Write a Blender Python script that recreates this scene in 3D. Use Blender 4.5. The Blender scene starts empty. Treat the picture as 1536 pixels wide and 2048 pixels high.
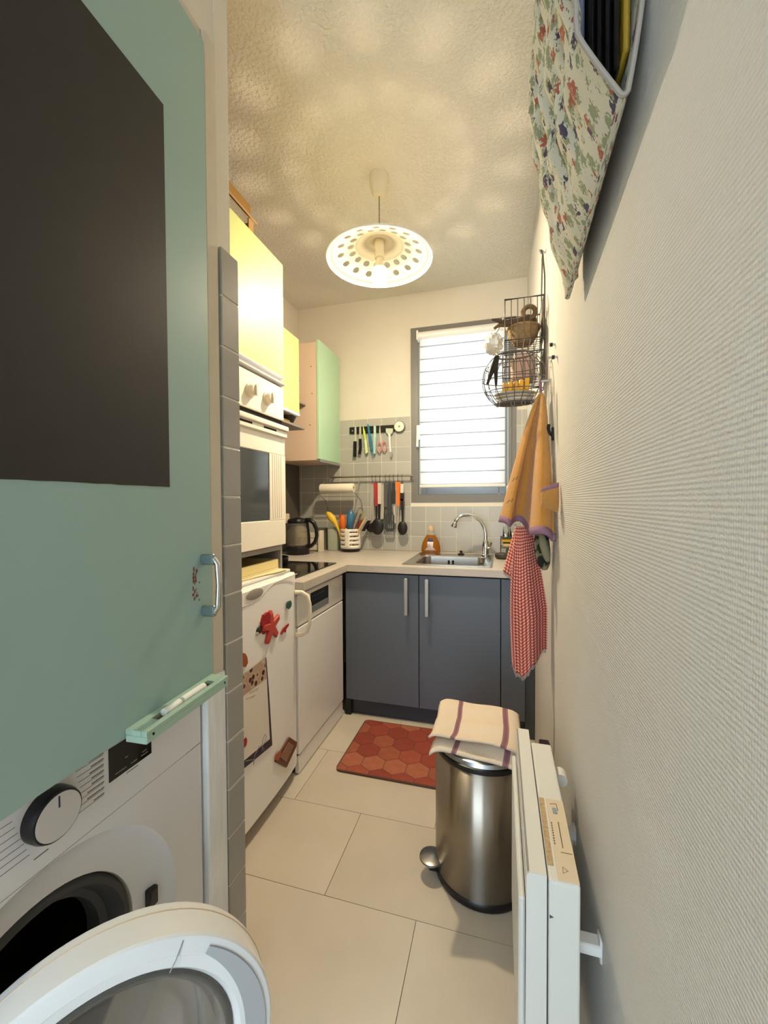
import bpy, bmesh, math, random
from mathutils import Vector, Matrix
random.seed(7)
R = math.radians
PI = math.pi
SC = bpy.context.scene
COL = SC.collection

# ------------------------------------------------------------------ camera
FPX, YAW, PITCH, ROLL, CAMH = 825.0, R(15.7), R(1.28), R(-0.3), 1.156
_f = Vector((-math.sin(YAW)*math.cos(PITCH), math.cos(YAW)*math.cos(PITCH), -math.sin(PITCH)))
_r0 = Vector((math.cos(YAW), math.sin(YAW), 0)); _u0 = _r0.cross(_f)
_r = _r0*math.cos(ROLL) + _u0*math.sin(ROLL); _u = _u0*math.cos(ROLL) - _r0*math.sin(ROLL)
CAM = Vector((0, 0, CAMH))
cd = bpy.data.cameras.new('camera'); cam = bpy.data.objects.new('camera', cd); COL.objects.link(cam)
cam.matrix_world = Matrix(((_r.x, _u.x, -_f.x, 0), (_r.y, _u.y, -_f.y, 0), (_r.z, _u.z, -_f.z, CAMH), (0, 0, 0, 1)))
cd.sensor_fit = 'HORIZONTAL'; cd.sensor_width = 36; cd.lens = 36*FPX/1536; cd.clip_start = 0.02
SC.camera = cam
def ray(x, y): return _r*(x-768) + _u*(1024-y) + _f*FPX
def onX(x, y, X): d = ray(x, y); return CAM + d*(X/d.x)
def onY(x, y, Y): d = ray(x, y); return CAM + d*(Y/d.y)
def onZ(x, y, Z): d = ray(x, y); return CAM + d*((Z-CAMH)/d.z)

# ------------------------------------------------------------------ world, exposure
W = bpy.data.worlds.new('sky'); SC.world = W; W.use_nodes = True
bg = W.node_tree.nodes['Background']; bg.inputs[0].default_value = (0.72, 0.87, 1.0, 1); bg.inputs[1].default_value = 7.5
SC.view_settings.view_transform = 'Standard'; SC.view_settings.look = 'None'
SC.view_settings.exposure = 0.0; SC.view_settings.gamma = 1.0; SC.view_settings.use_curve_mapping = False
BULB = 2300.0

# ------------------------------------------------------------------ materials
def lin(h):
    h = h.lstrip('#'); c = [int(h[i:i+2], 16)/255 for i in (0, 2, 4)]
    return tuple(x/12.92 if x <= 0.04045 else ((x+0.055)/1.055)**2.4 for x in c) + (1,)
MATS = {}
def mat(name, col, rough=0.5, metal=0.0, var=0.0, vscale=8.0, bump=0.0, bscale=60.0, bdist=0.002, trans=0.0, ior=1.45,
        coat=0.0, sheen=0.0, emit=0.0, stretch=None, bdetail=3.0, spec=0.5, col2=None):
    if name in MATS: return MATS[name]
    m = bpy.data.materials.new(name); m.use_nodes = True; nt = m.node_tree; N = nt.nodes; L = nt.links
    b = N['Principled BSDF']; c = lin(col)
    b.inputs['Base Color'].default_value = c; b.inputs['Roughness'].default_value = rough
    b.inputs['Metallic'].default_value = metal; b.inputs['IOR'].default_value = ior
    b.inputs['Transmission Weight'].default_value = trans; b.inputs['Coat Weight'].default_value = coat
    b.inputs['Sheen Weight'].default_value = sheen; b.inputs['Specular IOR Level'].default_value = spec
    if emit: b.inputs['Emission Color'].default_value = c; b.inputs['Emission Strength'].default_value = emit
    if var or bump:
        tc = N.new('ShaderNodeTexCoord'); mp = N.new('ShaderNodeMapping'); L.new(tc.outputs['Object'], mp.inputs[0])
        if stretch: mp.inputs['Scale'].default_value = stretch
    if var:
        n = N.new('ShaderNodeTexNoise'); n.inputs['Scale'].default_value = vscale; n.inputs['Detail'].default_value = 5
        L.new(mp.outputs[0], n.inputs['Vector'])
        r = N.new('ShaderNodeValToRGB'); c2 = lin(col2) if col2 else tuple(x*(1-var) for x in c[:3])+(1,)
        r.color_ramp.elements[0].position = 0.3; r.color_ramp.elements[1].position = 0.7
        r.color_ramp.elements[0].color = c2; r.color_ramp.elements[1].color = c
        L.new(n.outputs['Fac'], r.inputs[0]); L.new(r.outputs[0], b.inputs['Base Color'])
    if bump:
        n = N.new('ShaderNodeTexNoise'); n.inputs['Scale'].default_value = bscale; n.inputs['Detail'].default_value = bdetail
        L.new(mp.outputs[0], n.inputs['Vector'])
        bp = N.new('ShaderNodeBump'); bp.inputs['Strength'].default_value = bump; bp.inputs['Distance'].default_value = bdist
        L.new(n.outputs['Fac'], bp.inputs['Height']); L.new(bp.outputs[0], b.inputs['Normal'])
    MATS[name] = m; return m

cream = mat('cream_plaster', '#e0d8c9', 0.85, var=0.05, vscale=4, bump=0.25, bscale=90, bdist=0.002)
cream_wood = mat('cream_painted_wood', '#d8cdbb', 0.5, var=0.06, vscale=15)
def ceiling_mat():
    m = mat('stucco_ceiling', '#e6e0d3', 0.9); nt = m.node_tree; N = nt.nodes; L = nt.links; b = N['Principled BSDF']
    tc = N.new('ShaderNodeTexCoord'); n = N.new('ShaderNodeTexNoise'); n.inputs['Scale'].default_value = 75; n.inputs['Detail'].default_value = 2.5
    L.new(tc.outputs['Object'], n.inputs['Vector'])
    r = N.new('ShaderNodeValToRGB'); r.color_ramp.elements[0].position = 0.42; r.color_ramp.elements[1].position = 0.62
    L.new(n.outputs['Fac'], r.inputs[0])
    bp = N.new('ShaderNodeBump'); bp.inputs['Strength'].default_value = 0.55; bp.inputs['Distance'].default_value = 0.006
    L.new(r.outputs[0], bp.inputs['Height']); L.new(bp.outputs[0], b.inputs['Normal'])
    return m
def wallpaper_mat():
    m = mat('woven_wall_covering', '#ddd6ca', 0.8); nt = m.node_tree; N = nt.nodes; L = nt.links; b = N['Principled BSDF']
    tc = N.new('ShaderNodeTexCoord')
    def wave(axis, sc, dist):
        w = N.new('ShaderNodeTexWave'); w.wave_type = 'BANDS'; w.bands_direction = axis; w.inputs['Scale'].default_value = sc
        w.inputs['Distortion'].default_value = dist; w.inputs['Detail'].default_value = 2; w.inputs['Detail Scale'].default_value = 3
        L.new(tc.outputs['Object'], w.inputs['Vector']); return w
    a = wave('Z', 62, 1.6); c = wave('Y', 95, 1.2)
    mx = N.new('ShaderNodeMath'); mx.operation = 'MULTIPLY_ADD'; mx.inputs[1].default_value = 0.35
    L.new(c.outputs['Fac'], mx.inputs[0]); L.new(a.outputs['Fac'], mx.inputs[2])
    n = N.new('ShaderNodeTexNoise'); n.inputs['Scale'].default_value = 120; L.new(tc.outputs['Object'], n.inputs['Vector'])
    ad = N.new('ShaderNodeMath'); ad.operation = 'ADD'; L.new(mx.outputs[0], ad.inputs[0]); L.new(n.outputs['Fac'], ad.inputs[1])
    bp = N.new('ShaderNodeBump'); bp.inputs['Strength'].default_value = 0.5; bp.inputs['Distance'].default_value = 0.0014
    L.new(ad.outputs[0], bp.inputs['Height']); L.new(bp.outputs[0], b.inputs['Normal'])
    n2 = N.new('ShaderNodeTexNoise'); n2.inputs['Scale'].default_value = 3; L.new(tc.outputs['Object'], n2.inputs['Vector'])
    r = N.new('ShaderNodeValToRGB'); r.color_ramp.elements[0].color = lin('#cbc7c1'); r.color_ramp.elements[1].color = lin('#d9d6d1')
    L.new(n2.outputs['Fac'], r.inputs[0]); L.new(r.outputs[0], b.inputs['Base Color'])
    return m
ceil_m = ceiling_mat(); paper_m = wallpaper_mat()
floor_m = [mat('floor_vinyl_%d' % i, c, 0.32, var=0.10, vscale=5, bump=0.08, bscale=40, bdist=0.001) for i, c in enumerate(('#cfc3b2', '#ccc0ae', '#d2c8b8'))]
joint_m = mat('floor_joint', '#6e675b', 0.8)
wtile_m = [mat('grey_wall_tile_%d' % i, c, 0.28, var=0.04, vscale=10, bump=0.05, bscale=12, bdist=0.002) for i, c in enumerate(('#b3b1a9', '#b0aea6', '#b6b4ac', '#aeada6'))]
grout_m = mat('tile_grout', '#e6e0d0', 0.85)
ptile_m = [mat('pillar_tile_%d' % i, c, 0.3, var=0.06, vscale=18, bump=0.06, bscale=30, bdist=0.001) for i, c in enumerate(('#a29d95', '#9f9a92', '#a5a098'))]
green_m = mat('sage_green_paint', '#9ab5ae', 0.45, var=0.05, vscale=3, bump=0.06, bscale=120, bdist=0.0008)
green_lt = mat('pale_green_laminate', '#b4d8b4', 0.28, var=0.03, vscale=3)
yellow_lt = mat('pale_lime_laminate', '#c3ca84', 0.5, var=0.03, vscale=3)
board_m = mat('chalkboard_paint', '#2a2726', 0.55, var=0.12, vscale=30, bump=0.1, bscale=150, bdist=0.0008)
white_m = mat('white_enamel', '#f0edeb', 0.28, var=0.02, vscale=3)
white_w = mat('washer_white', '#e0dddb', 0.33)
white_pl = mat('white_plastic', '#e8e6e2', 0.3)
cool_white = mat('glossy_white_plastic', '#e3e5e6', 0.22)
scuffed = mat('scuffed_white_paint', '#f0f1ef', 0.22, var=0.14, vscale=9, stretch=(1, 6, 1), bump=0.3, bscale=25, bdist=0.003)
grey_cab = mat('anthracite_cabinet', '#616976', 0.38, var=0.05, vscale=2, stretch=(1, 1, 0.3))
grey_dk = mat('dark_plinth', '#3a3d49', 0.45)
black_m = mat('black_plastic', '#141315', 0.3)
black_gl = mat('black_glass', '#0b0a0a', 0.05)
dark_m = mat('dark_void', '#0e0d0c', 0.9)
rubber = mat('grey_rubber', '#3f3e3e', 0.6)
steel = mat('brushed_steel', '#a39b90', 0.31, 1.0)
steel_h = mat('sink_steel', '#b9b5ae', 0.25, 1.0, var=0.08, vscale=20)
chrome = mat('chrome', '#d0d2d4', 0.12, 1.0)
alu = mat('satin_aluminium', '#b3b3b2', 0.35, 0.8)
wire_m = mat('grey_wire', '#6b6763', 0.35, 0.8)
worktop_m = mat('pale_stone_worktop', '#c6bcb1', 0.35, var=0.12, vscale=14, stretch=(1, 1, 4))
frame_m = mat('grey_window_paint', '#77746f', 0.4)
sash_m = mat('grey_sash', '#8d9297', 0.3)
dark_wall = mat('dark_taupe_splash', '#57514a', 0.5)
wood_m = mat('brown_cardboard', '#a87e48', 0.7, var=0.15, vscale=6)
wood_lt = mat('light_wood', '#d9bd84', 0.5, var=0.12, vscale=10)
cabinet_side = mat('pale_pink_melamine', '#d9c0a8', 0.45)
orange_m = mat('orange_terry', '#d0923a', 0.95, var=0.12, vscale=180, bump=0.9, bscale=420, bdist=0.004, sheen=0.4)
purple_m = mat('mauve_binding', '#8f6c82', 0.9, bump=0.5, bscale=300, bdist=0.002)
_n = steel.node_tree; _t = _n.nodes.new('ShaderNodeTangent'); _t.direction_type = 'RADIAL'; _t.axis = 'Z'
_n.links.new(_t.outputs[0], _n.nodes['Principled BSDF'].inputs['Tangent']); _n.nodes['Principled BSDF'].inputs['Anisotropic'].default_value = 1.0; _n.nodes['Principled BSDF'].inputs['Anisotropic Rotation'].default_value = 0.25
def M(n, c, r=0.5, me=0.0, **k): return mat(n, c, r, me, **k)

# ------------------------------------------------------------------ mesh building
class MB:
    def __init__(s): s.v = []; s.f = []; s.uv = {}; s.mi = {}
    def add(s, vs, fs):
        o = len(s.v); s.v += [Vector(p) for p in vs]; s.f += [tuple(i+o for i in f) for f in fs]; return s
    def box(s, x0, x1, y0, y1, z0, z1, ch=0.0):
        if ch <= 0:
            return s.add([(x, y, z) for x in (x0, x1) for y in (y0, y1) for z in (z0, z1)],
                         [(0, 1, 3, 2), (4, 6, 7, 5), (0, 4, 5, 1), (2, 3, 7, 6), (0, 2, 6, 4), (1, 5, 7, 3)])
        bm = bmesh.new(); bmesh.ops.create_cube(bm, size=1)
        for v in bm.verts: v.co = Vector((x0+(v.co.x+.5)*(x1-x0), y0+(v.co.y+.5)*(y1-y0), z0+(v.co.z+.5)*(z1-z0)))
        ch = min(ch, 0.49*min(x1-x0, y1-y0, z1-z0))
        bmesh.ops.bevel(bm, geom=bm.edges[:], offset=ch, segments=1 if ch < 0.004 else 3, affect='EDGES', profile=0.5)
        return s.take(bm)
    def take(s, bm):
        bm.verts.ensure_lookup_table(); bm.verts.index_update()
        s.add([v.co.copy() for v in bm.verts], [tuple(v.index for v in f.verts) for f in bm.faces]); bm.free(); return s
    def tube(s, pts, r, n=8, closed=False, caps=True):
        P = [Vector(p) for p in pts]; m = len(P); rr = r if isinstance(r, (list, tuple)) else [r]*m
        def tan(i):
            a = P[(i-1) % m] if closed or i > 0 else P[i]; b = P[(i+1) % m] if closed or i < m-1 else P[i]
            return (b-a).normalized()
        t = tan(0); up = Vector((0, 0, 1)) if abs(t.z) < 0.9 else Vector((1, 0, 0)); nrm = t.cross(up).normalized()
        vs = []; fs = []
        for i in range(m):
            t = tan(i); nrm = (nrm - t*nrm.dot(t)).normalized(); bn = t.cross(nrm)
            for k in range(n): a = 2*PI*k/n; vs.append(P[i] + (nrm*math.cos(a)+bn*math.sin(a))*rr[i])
        for i in range(m if closed else m-1):
            j = (i+1) % m
            for k in range(n): fs.append((i*n+k, i*n+(k+1) % n, j*n+(k+1) % n, j*n+k))
        if caps and not closed: fs += [tuple(range(n-1, -1, -1)), tuple((m-1)*n+k for k in range(n))]
        return s.add(vs, fs)
    def lathe(s, prof, c, axis=(0, 0, 1), n=32, sx=1.0, sy=1.0, a0=0, a1=2*PI, cap0=False, cap1=False):
        ax = Vector(axis).normalized(); h = Vector((0, 0, 1)) if abs(ax.z) < 0.9 else Vector((1, 0, 0))
        e1 = h.cross(ax).normalized() if abs(ax.z) < 0.9 else Vector((1, 0, 0)); e2 = ax.cross(e1); c = Vector(c)
        full = abs(a1-a0-2*PI) < 1e-6; m = n if full else n+1; vs = []; fs = []
        for (r, z) in prof:
            for k in range(m):
                a = a0+(a1-a0)*k/n; vs.append(c + ax*z + e1*(r*sx*math.cos(a)) + e2*(r*sy*math.sin(a)))
        for i in range(len(prof)-1):
            for k in range(n):
                k2 = (k+1) % m; fs.append((i*m+k, i*m+k2, (i+1)*m+k2, (i+1)*m+k))
        if full and cap0: fs.append(tuple(range(m-1, -1, -1)))
        if full and cap1: fs.append(tuple((len(prof)-1)*m+k for k in range(m)))
        return s.add(vs, fs)
    def cyl(s, p0, p1, r0, r1=None, n=20):
        return s.tube([p0, p1], [r0, r0 if r1 is None else r1], n)
    def prism(s, poly, o, e1, e2, d):
        o = Vector(o); e1 = Vector(e1); e2 = Vector(e2); nn = e1.cross(e2).normalized()*d; n = len(poly)
        a = [o+e1*p[0]+e2*p[1] for p in poly]
        return s.add(a+[p+nn for p in a], [tuple(range(n-1, -1, -1)), tuple(range(n, 2*n))]+[(i, (i+1) % n, n+(i+1) % n, n+i) for i in range(n)])
    def surf(s, fn, nu, nv, uvs=(1, 1)):
        o = len(s.v); vs = []; 
        for j in range(nv+1):
            for i in range(nu+1): vs.append(fn(i/nu, j/nv)); s.uv[o+j*(nu+1)+i] = (i/nu*uvs[0], j/nv*uvs[1])
        return s.add(vs, [(j*(nu+1)+i, j*(nu+1)+i+1, (j+1)*(nu+1)+i+1, (j+1)*(nu+1)+i) for j in range(nv) for i in range(nu)])
    def ball(s, c, rx, ry=None, rz=None, n=16, m=10):
        ry = ry or rx; rz = rz or rx; c = Vector(c); vs = [c+Vector((0, 0, -rz))]; fs = []
        for j in range(1, m):
            t = -PI/2+PI*j/m
            for k in range(n): a = 2*PI*k/n; vs.append(c+Vector((rx*math.cos(t)*math.cos(a), ry*math.cos(t)*math.sin(a), rz*math.sin(t))))
        vs.append(c+Vector((0, 0, rz))); e = len(vs)-1
        for k in range(n):
            fs.append((0, 1+(k+1) % n, 1+k)); fs.append((e, 1+(m-2)*n+k, 1+(m-2)*n+(k+1) % n))
            for j in range(m-2): a = 1+j*n; fs.append((a+k, a+(k+1) % n, a+n+(k+1) % n, a+n+k))
        return s.add(vs, fs)
    def mesh(s, name, m, off, smooth, angle, normals=True):
        me = bpy.data.meshes.new(name); me.from_pydata([v-off for v in s.v], [], s.f)
        if s.uv:
            ul = me.uv_layers.new(name='UVMap')
            for lp in me.loops: ul.data[lp.index].uv = s.uv.get(lp.vertex_index, (0, 0))
        if normals:
            bm = bmesh.new(); bm.from_mesh(me); bmesh.ops.recalc_face_normals(bm, faces=bm.faces); bm.to_mesh(me); bm.free()
        me.materials.append(m)
        if smooth:
            me.polygons.foreach_set('use_smooth', [True]*len(me.polygons)); me.set_sharp_from_angle(angle=R(angle))
        return me
    def build(s, name, m, parent=None, smooth=True, angle=38, thick=0.0, local=False, normals=True):
        lo = Vector([min(v[i] for v in s.v) for i in range(3)]); hi = Vector([max(v[i] for v in s.v) for i in range(3)])
        base = Vector(((lo.x+hi.x)/2, (lo.y+hi.y)/2, lo.z))
        o = bpy.data.objects.new(name, s.mesh(name, m, base, smooth, angle, normals)); COL.objects.link(o)
        if parent is None: o.location = base
        else:
            o.parent = parent
            o.location = base if (local or parent.get('_rot')) else base - Vector(parent['_w'])
        o['_w'] = base
        if parent is not None and parent.get('_rot'): o['_rot'] = 0; o['_w'] = base
        if thick:
            md = o.modifiers.new('thickness', 'SOLIDIFY'); md.thickness = thick; md.offset = 0
        return o
def tag(o, label=None, cat=None, group=None, kind=None):
    if label: o['label'] = label
    if cat: o['category'] = cat
    if group: o['group'] = group
    if kind: o['kind'] = kind
    return o
def thing(name, label, cat, loc=(0, 0, 0), rotz=None, group=None):
    o = bpy.data.objects.new(name, None); COL.objects.link(o); o.location = loc; o.empty_display_size = 0.05
    o['_w'] = Vector(loc)
    if rotz is not None: o.rotation_euler = (0, 0, rotz); o['_rot'] = 1
    return tag(o, label, cat, group)
def struct(o): o['kind'] = 'structure'; return o
def box(name, m, parent, x0, x1, y0, y1, z0, z1, ch=0.0, **k): return MB().box(x0, x1, y0, y1, z0, z1, ch).build(name, m, parent, **k)

# ------------------------------------------------------------------ room shell
XW, XL, YB, ZC, YR = 0.165, -1.43, 2.772, 2.57, -1.7      # right wall, left wall, back wall, ceiling, rear wall behind the viewer
fl = struct(box('floor', joint_m, None, XL-0.1, XW+0.1, YR-0.1, YB+0.1, -0.05, -0.003))
PY, PX = 0.333, 0.55
for r_ in range(-9, 6):
    y0 = 1.097+PY*r_; y1 = y0+PY
    if y1 > YB+0.2 or y0 < YR-0.3: continue
    x = (-0.497 if r_ % 2 == 0 else -0.222) - 3*PX
    while x < XW:
        a, b = max(x, XL), min(x+PX, XW); c, d = max(y0, YR), min(y1, YB)
        if b-a > 0.01 and d-c > 0.01:
            box('floor_tile', random.choice(floor_m), fl, a+0.0009, b-0.0009, c+0.0009, d-0.0009, -0.003, 0.0, smooth=False)
        x += PX
struct(box('ceiling', ceil_m, None, XL-0.1, XW+0.1, YR-0.1, YB+0.2, ZC, ZC+0.05))
struct(box('wall_right', paper_m, None, XW, XW+0.1, YR-0.1, YB+0.2, 0, ZC))
struct(box('wall_left', cream, None, XL-0.1, XL, YR-0.1, YB+0.2, 0, ZC))
# rear wall with a window opening behind the viewer
b = MB(); DX0, DX1, DZ0, DZ = -0.95, 0.10, 0.25, 2.10
b.box(XL, DX0, YR-0.1, YR, 0, ZC); b.box(DX1, XW, YR-0.1, YR, 0, ZC); b.box(DX0, DX1, YR-0.1, YR, DZ, ZC); b.box(DX0, DX1, YR-0.1, YR, 0, DZ0)
struct(b.build('wall_rear', cream))
# back wall with the window hole
WX0, WX1, WZ0, WZ1 = -0.583, 0.098, 1.158, 2.332
b = MB(); b.box(XL, WX0, YB, YB+0.2, 0, ZC); b.box(WX1, XW, YB, YB+0.2, 0, ZC); b.box(WX0, WX1, YB, YB+0.2, 0, WZ0); b.box(WX0, WX1, YB, YB+0.2, WZ1, ZC)
wb = struct(b.build('wall_back', cream, smooth=False))
box('grout_bed', grout_m, wb, XL, WX0, YB-0.0068, YB, 0.825, 1.745, smooth=False)
box('grout_bed', grout_m, wb, WX1, XW, YB-0.0068, YB, 0.825, 1.745, smooth=False)
box('grout_bed', grout_m, wb, WX0, WX1, YB-0.0068, YB, 0.825, WZ0, smooth=False)
TP = 0.1027
for j in range(9):
    z0 = 0.825+j*0.1022; z1 = z0+0.1022
    x = -0.997-5*TP
    while x < XW:
        a, c = max(x, XL), min(x+TP, XW); zz = z1; segs = [(a, c)]
        if z1 > WZ0+0.02 and c > WX0 and a < WX1: segs = [(a, min(c, WX0)), (max(a, WX1), c)]
        elif z1 > WZ0 and c > WX0 and a < WX1: zz = WZ0
        for (p, q) in segs:
            if q-p > 0.012:
                box('tile', random.choice(wtile_m), wb, p+0.0014, q-0.0014, YB-0.0085, YB-0.003, z0+0.0014, zz-0.0014, 0.0012, smooth=False)
        x += TP
# dark splash panel on the left wall beside the hob
sp = box('splash_panel', dark_wall, None, XL, XL+0.006, 1.56, YB-0.01, 0.826, 1.43); sp['kind'] = 'structure'; sp.name = 'trim_1'
# partition end with its strip of tiles, closet wall and frame
pw = struct(box('wall_partition', cream, None, XL, -0.576, 0.757, 0.800, 0, ZC, smooth=False))
box('grout_bed', grout_m, pw, -0.576, -0.5672, 0.757, 0.813, 0, 1.698, smooth=False)
tz = 0.0
for j in range(16):
    z1 = min(tz+0.1065, 1.70)
    box('tile', random.choice(ptile_m), pw, -0.573, -0.5655, 0.7555, 0.8145, tz+0.0012, z1-0.0012, 0.0018, smooth=False); tz = z1
cw = struct(box('wall_closet', cream, None, -0.62, -0.578, 0.0, 0.757, 2.105, ZC, smooth=False))
struct(box('wall_closet_side', cream, None, XL, -0.60, 0.0, 0.04, 0, ZC, smooth=False))
b = MB(); b.box(-0.61, -0.5695, 0.716, 0.7515, 0.80, 2.105, 0.002); b.box(-0.61, -0.5765, 0.04, 0.716, 2.06, 2.105, 0.002)
struct(b.build('trim_2', cream_wood, smooth=False))
struct(box('trim_3', scuffed, None, -0.61, -0.5675, 0.695, 0.7545, 0, 0.80, 0.003))

# ------------------------------------------------------------------ window
wn = MB(); t = 0.05
for (x0, x1, z0, z1) in ((WX0, WX0+t, WZ0, WZ1), (WX1-t, WX1, WZ0, WZ1), (WX0+t, WX1-t, WZ0, WZ0+t), (WX0+t, WX1-t, WZ1-t, WZ1)):
    wn.box(x0, x1, YB-0.012, YB+0.06, z0, z1)
wn = struct(wn.build('window_1', frame_m, smooth=False))
b = MB(); sx0, sx1, sz0, sz1, t = WX0+0.05, WX1-0.05, WZ0+0.05, WZ1-0.05, 0.055
for (x0, x1, z0, z1) in ((sx0, sx0+t, sz0, sz1), (sx1-t, sx1, sz0, sz1), (sx0+t, sx1-t, sz0, sz0+t), (sx0+t, sx1-t, sz1-t, sz1)):
    b.box(x0, x1, YB+0.0, YB+0.05, z0, z1, 0.003)
b.build('sash', sash_m, wn, smooth=False)
def pane_mat():
    m = bpy.data.materials.new('window_glass'); m.use_nodes = True; nt = m.node_tree; N = nt.nodes; N.remove(N['Principled BSDF'])
    t = N.new('ShaderNodeBsdfTransparent'); g = N.new('ShaderNodeBsdfGlossy'); g.inputs['Roughness'].default_value = 0.02
    x = N.new('ShaderNodeMixShader'); x.inputs[0].default_value = 0.08
    nt.links.new(t.outputs[0], x.inputs[1]); nt.links.new(g.outputs[0], x.inputs[2]); nt.links.new(x.outputs[0], N['Material Output'].inputs[0]); return m
box('pane', pane_mat(), wn, sx0+t, sx1-t, YB+0.02, YB+0.026, sz0+t, sz1-t, smooth=False)
b = MB(); b.box(-0.545, -0.52, YB-0.018, YB, 1.58, 1.68, 0.006); b.tube([(-0.532, YB-0.02, 1.63), (-0.532, YB-0.035, 1.63), (-0.533, YB-0.037, 1.60), (-0.535, YB-0.037, 1.53)], 0.008, 8)
b.build('window_handle', white_pl, wn)
# blind
def blind_mat():
    m = bpy.data.materials.new('striped_sheer_fabric'); m.use_nodes = True; nt = m.node_tree; N = nt.nodes; L = nt.links; N.remove(N['Principled BSDF'])
    tc = N.new('ShaderNodeTexCoord'); sep = N.new('ShaderNodeSeparateXYZ'); L.new(tc.outputs['Object'], sep.inputs[0])
    mu = N.new('ShaderNodeMath'); mu.operation = 'MULTIPLY'; mu.inputs[1].default_value = 1/0.083; L.new(sep.outputs['Z'], mu.inputs[0])
    fr = N.new('ShaderNodeMath'); fr.operation = 'FRACT'; L.new(mu.outputs[0], fr.inputs[0])
    rp = N.new('ShaderNodeValToRGB'); e = rp.color_ramp.elements; e[0].position = 0.0; e[0].color = (0.85,)*3+(1,); e[1].position = 0.13; e[1].color = (0, 0, 0, 1)
    L.new(fr.outputs[0], rp.inputs[0])
    d = N.new('ShaderNodeBsdfDiffuse'); d.inputs[0].default_value = lin('#f2f0ea'); tr = N.new('ShaderNodeBsdfTranslucent'); tr.inputs[0].default_value = (0.93, 0.95, 0.95, 1)
    a = N.new('ShaderNodeMixShader'); a.inputs[0].default_value = 0.5; L.new(d.outputs[0], a.inputs[1]); L.new(tr.outputs[0], a.inputs[2])
    tp = N.new('ShaderNodeBsdfTransparent'); tp.inputs[0].default_value = (0.03, 0.085, 0.095, 1)
    c = N.new('ShaderNodeMixShader'); L.new(rp.outputs[0], c.inputs[0]); L.new(a.outputs[0], c.inputs[1]); L.new(tp.outputs[0], c.inputs[2])
    L.new(c.outputs[0], N['Material Output'].inputs[0]); return m
BX0, BX1 = -0.525, 0.035
t = thing('roller_blind', 'white day and night roller blind with thin stripes over the window', 'blind', (-0.245, YB-0.05, 1.26))
box('blind_fabric', blind_mat(), t, BX0+0.012, BX1-0.005, YB-0.045, YB-0.0436, 1.272, 2.262, smooth=False)
MB().cyl((BX0+0.005, YB-0.045, 2.262), (BX1+0.005, YB-0.045, 2.262), 0.024, n=20).build('roller_tube', white_pl, t)
for x in (BX0-0.008, BX1+0.005): box('end_bracket', white_pl, t, x, x+0.013, YB-0.072, YB-0.012, 2.23, 2.292, 0.003)
MB().box(BX0+0.008, BX1-0.002, YB-0.05, YB-0.039, 1.255, 1.275, 0.004).build('bottom_bar', white_pl, t)
MB().tube([(BX1+0.012, YB-0.055, 2.24), (BX1+0.013, YB-0.055, 1.5), (BX1+0.013, YB-0.05, 1.24)], 0.0022, 6).build('pull_cord', white_pl, t)
box('cord_weight', white_pl, t, BX1+0.004, BX1+0.022, YB-0.062, YB-0.044, 1.20, 1.26, 0.005)

# ------------------------------------------------------------------ pendant lamp
LX, LY = -0.505, 1.746
t = thing('pendant_lamp', 'white perforated dish pendant lamp with a lit bulb under the ceiling', 'lamp', (LX, LY, 2.10))
ivory = M('ivory_plastic', '#e3d7ba', 0.5)
MB().lathe([(0.0, 2.482), (0.022, 2.483), (0.033, 2.50), (0.040, 2.535), (0.0415, 2.556), (0.0415, 2.57)], (LX, LY, 0), n=32).build('ceiling_cup', ivory, t)
MB().cyl((LX, LY, 2.29), (LX, LY, 2.49), 0.0028, n=8).build('cord', M('grey_cord', '#8f8876'), t)
def shade_mat():
    m = bpy.data.materials.new('translucent_white_shade'); m.use_nodes = True; nt = m.node_tree; N = nt.nodes; L = nt.links; N.remove(N['Principled BSDF'])
    d = N.new('ShaderNodeBsdfDiffuse'); d.inputs[0].default_value = lin('#f4f0e2'); tr = N.new('ShaderNodeBsdfTranslucent'); tr.inputs[0].default_value = lin('#f4ead0')
    a = N.new('ShaderNodeMixShader'); a.inputs[0].default_value = 0.6; L.new(d.outputs[0], a.inputs[1]); L.new(tr.outputs[0], a.inputs[2])
    L.new(a.outputs[0], N['Material Output'].inputs[0]); return m
b = MB(); RR = 0.229
def cone(r, a):
    z = 2.297 - 0.082*(r/RR)**1.25
    return Vector((LX+r*math.cos(a), LY+r*math.sin(a), z))
def ring(r0, r1, n=80):
    vs = [cone(r, 2*PI*k/n) for r in (r0, r1) for k in range(n)]; b.add(vs, [(k, (k+1) % n, n+(k+1) % n, n+k) for k in range(n)])
for (r0, r1) in ((0.020, 0.06), (0.06, 0.105), (0.145, 0.150), (0.190, 0.212), (0.212, RR)): ring(r0, r1)
for (r0, r1, off) in ((0.105, 0.145, 0.0), (0.150, 0.190, 0.5)):
    n = 16; da = 2*PI/n
    for k in range(n):
        a0 = (k+off)*da; rc = (r0+r1)/2; o = []; i_ = []
        pts = [(-1, -1), (-.5, -1), (0, -1), (.5, -1), (1, -1), (1, -.5), (1, 0), (1, .5), (1, 1), (.5, 1), (0, 1), (-.5, 1), (-1, 1), (-1, .5), (-1, 0), (-1, -.5)]
        for (u, v) in pts:
            o.append(cone(rc+v*(r1-r0)/2, a0+u*da/2)); l = math.hypot(u, v); hr = 0.0150
            i_.append(cone(rc+hr*v/l, a0+hr*(u/l)/rc))
        b.add(o+i_, [(q, (q+1) % 16, 16+(q+1) % 16, 16+q) for q in range(16)])
b.build('lamp_shade', shade_mat(), t, thick=0.0015, angle=60)
MB().lathe([(RR-0.003, 0), (RR+0.002, -0.001), (RR+0.003, -0.004), (RR, -0.006), (RR-0.003, 0)], (LX, LY, 2.216), n=64).build('shade_rim', white_pl, t)
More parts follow.
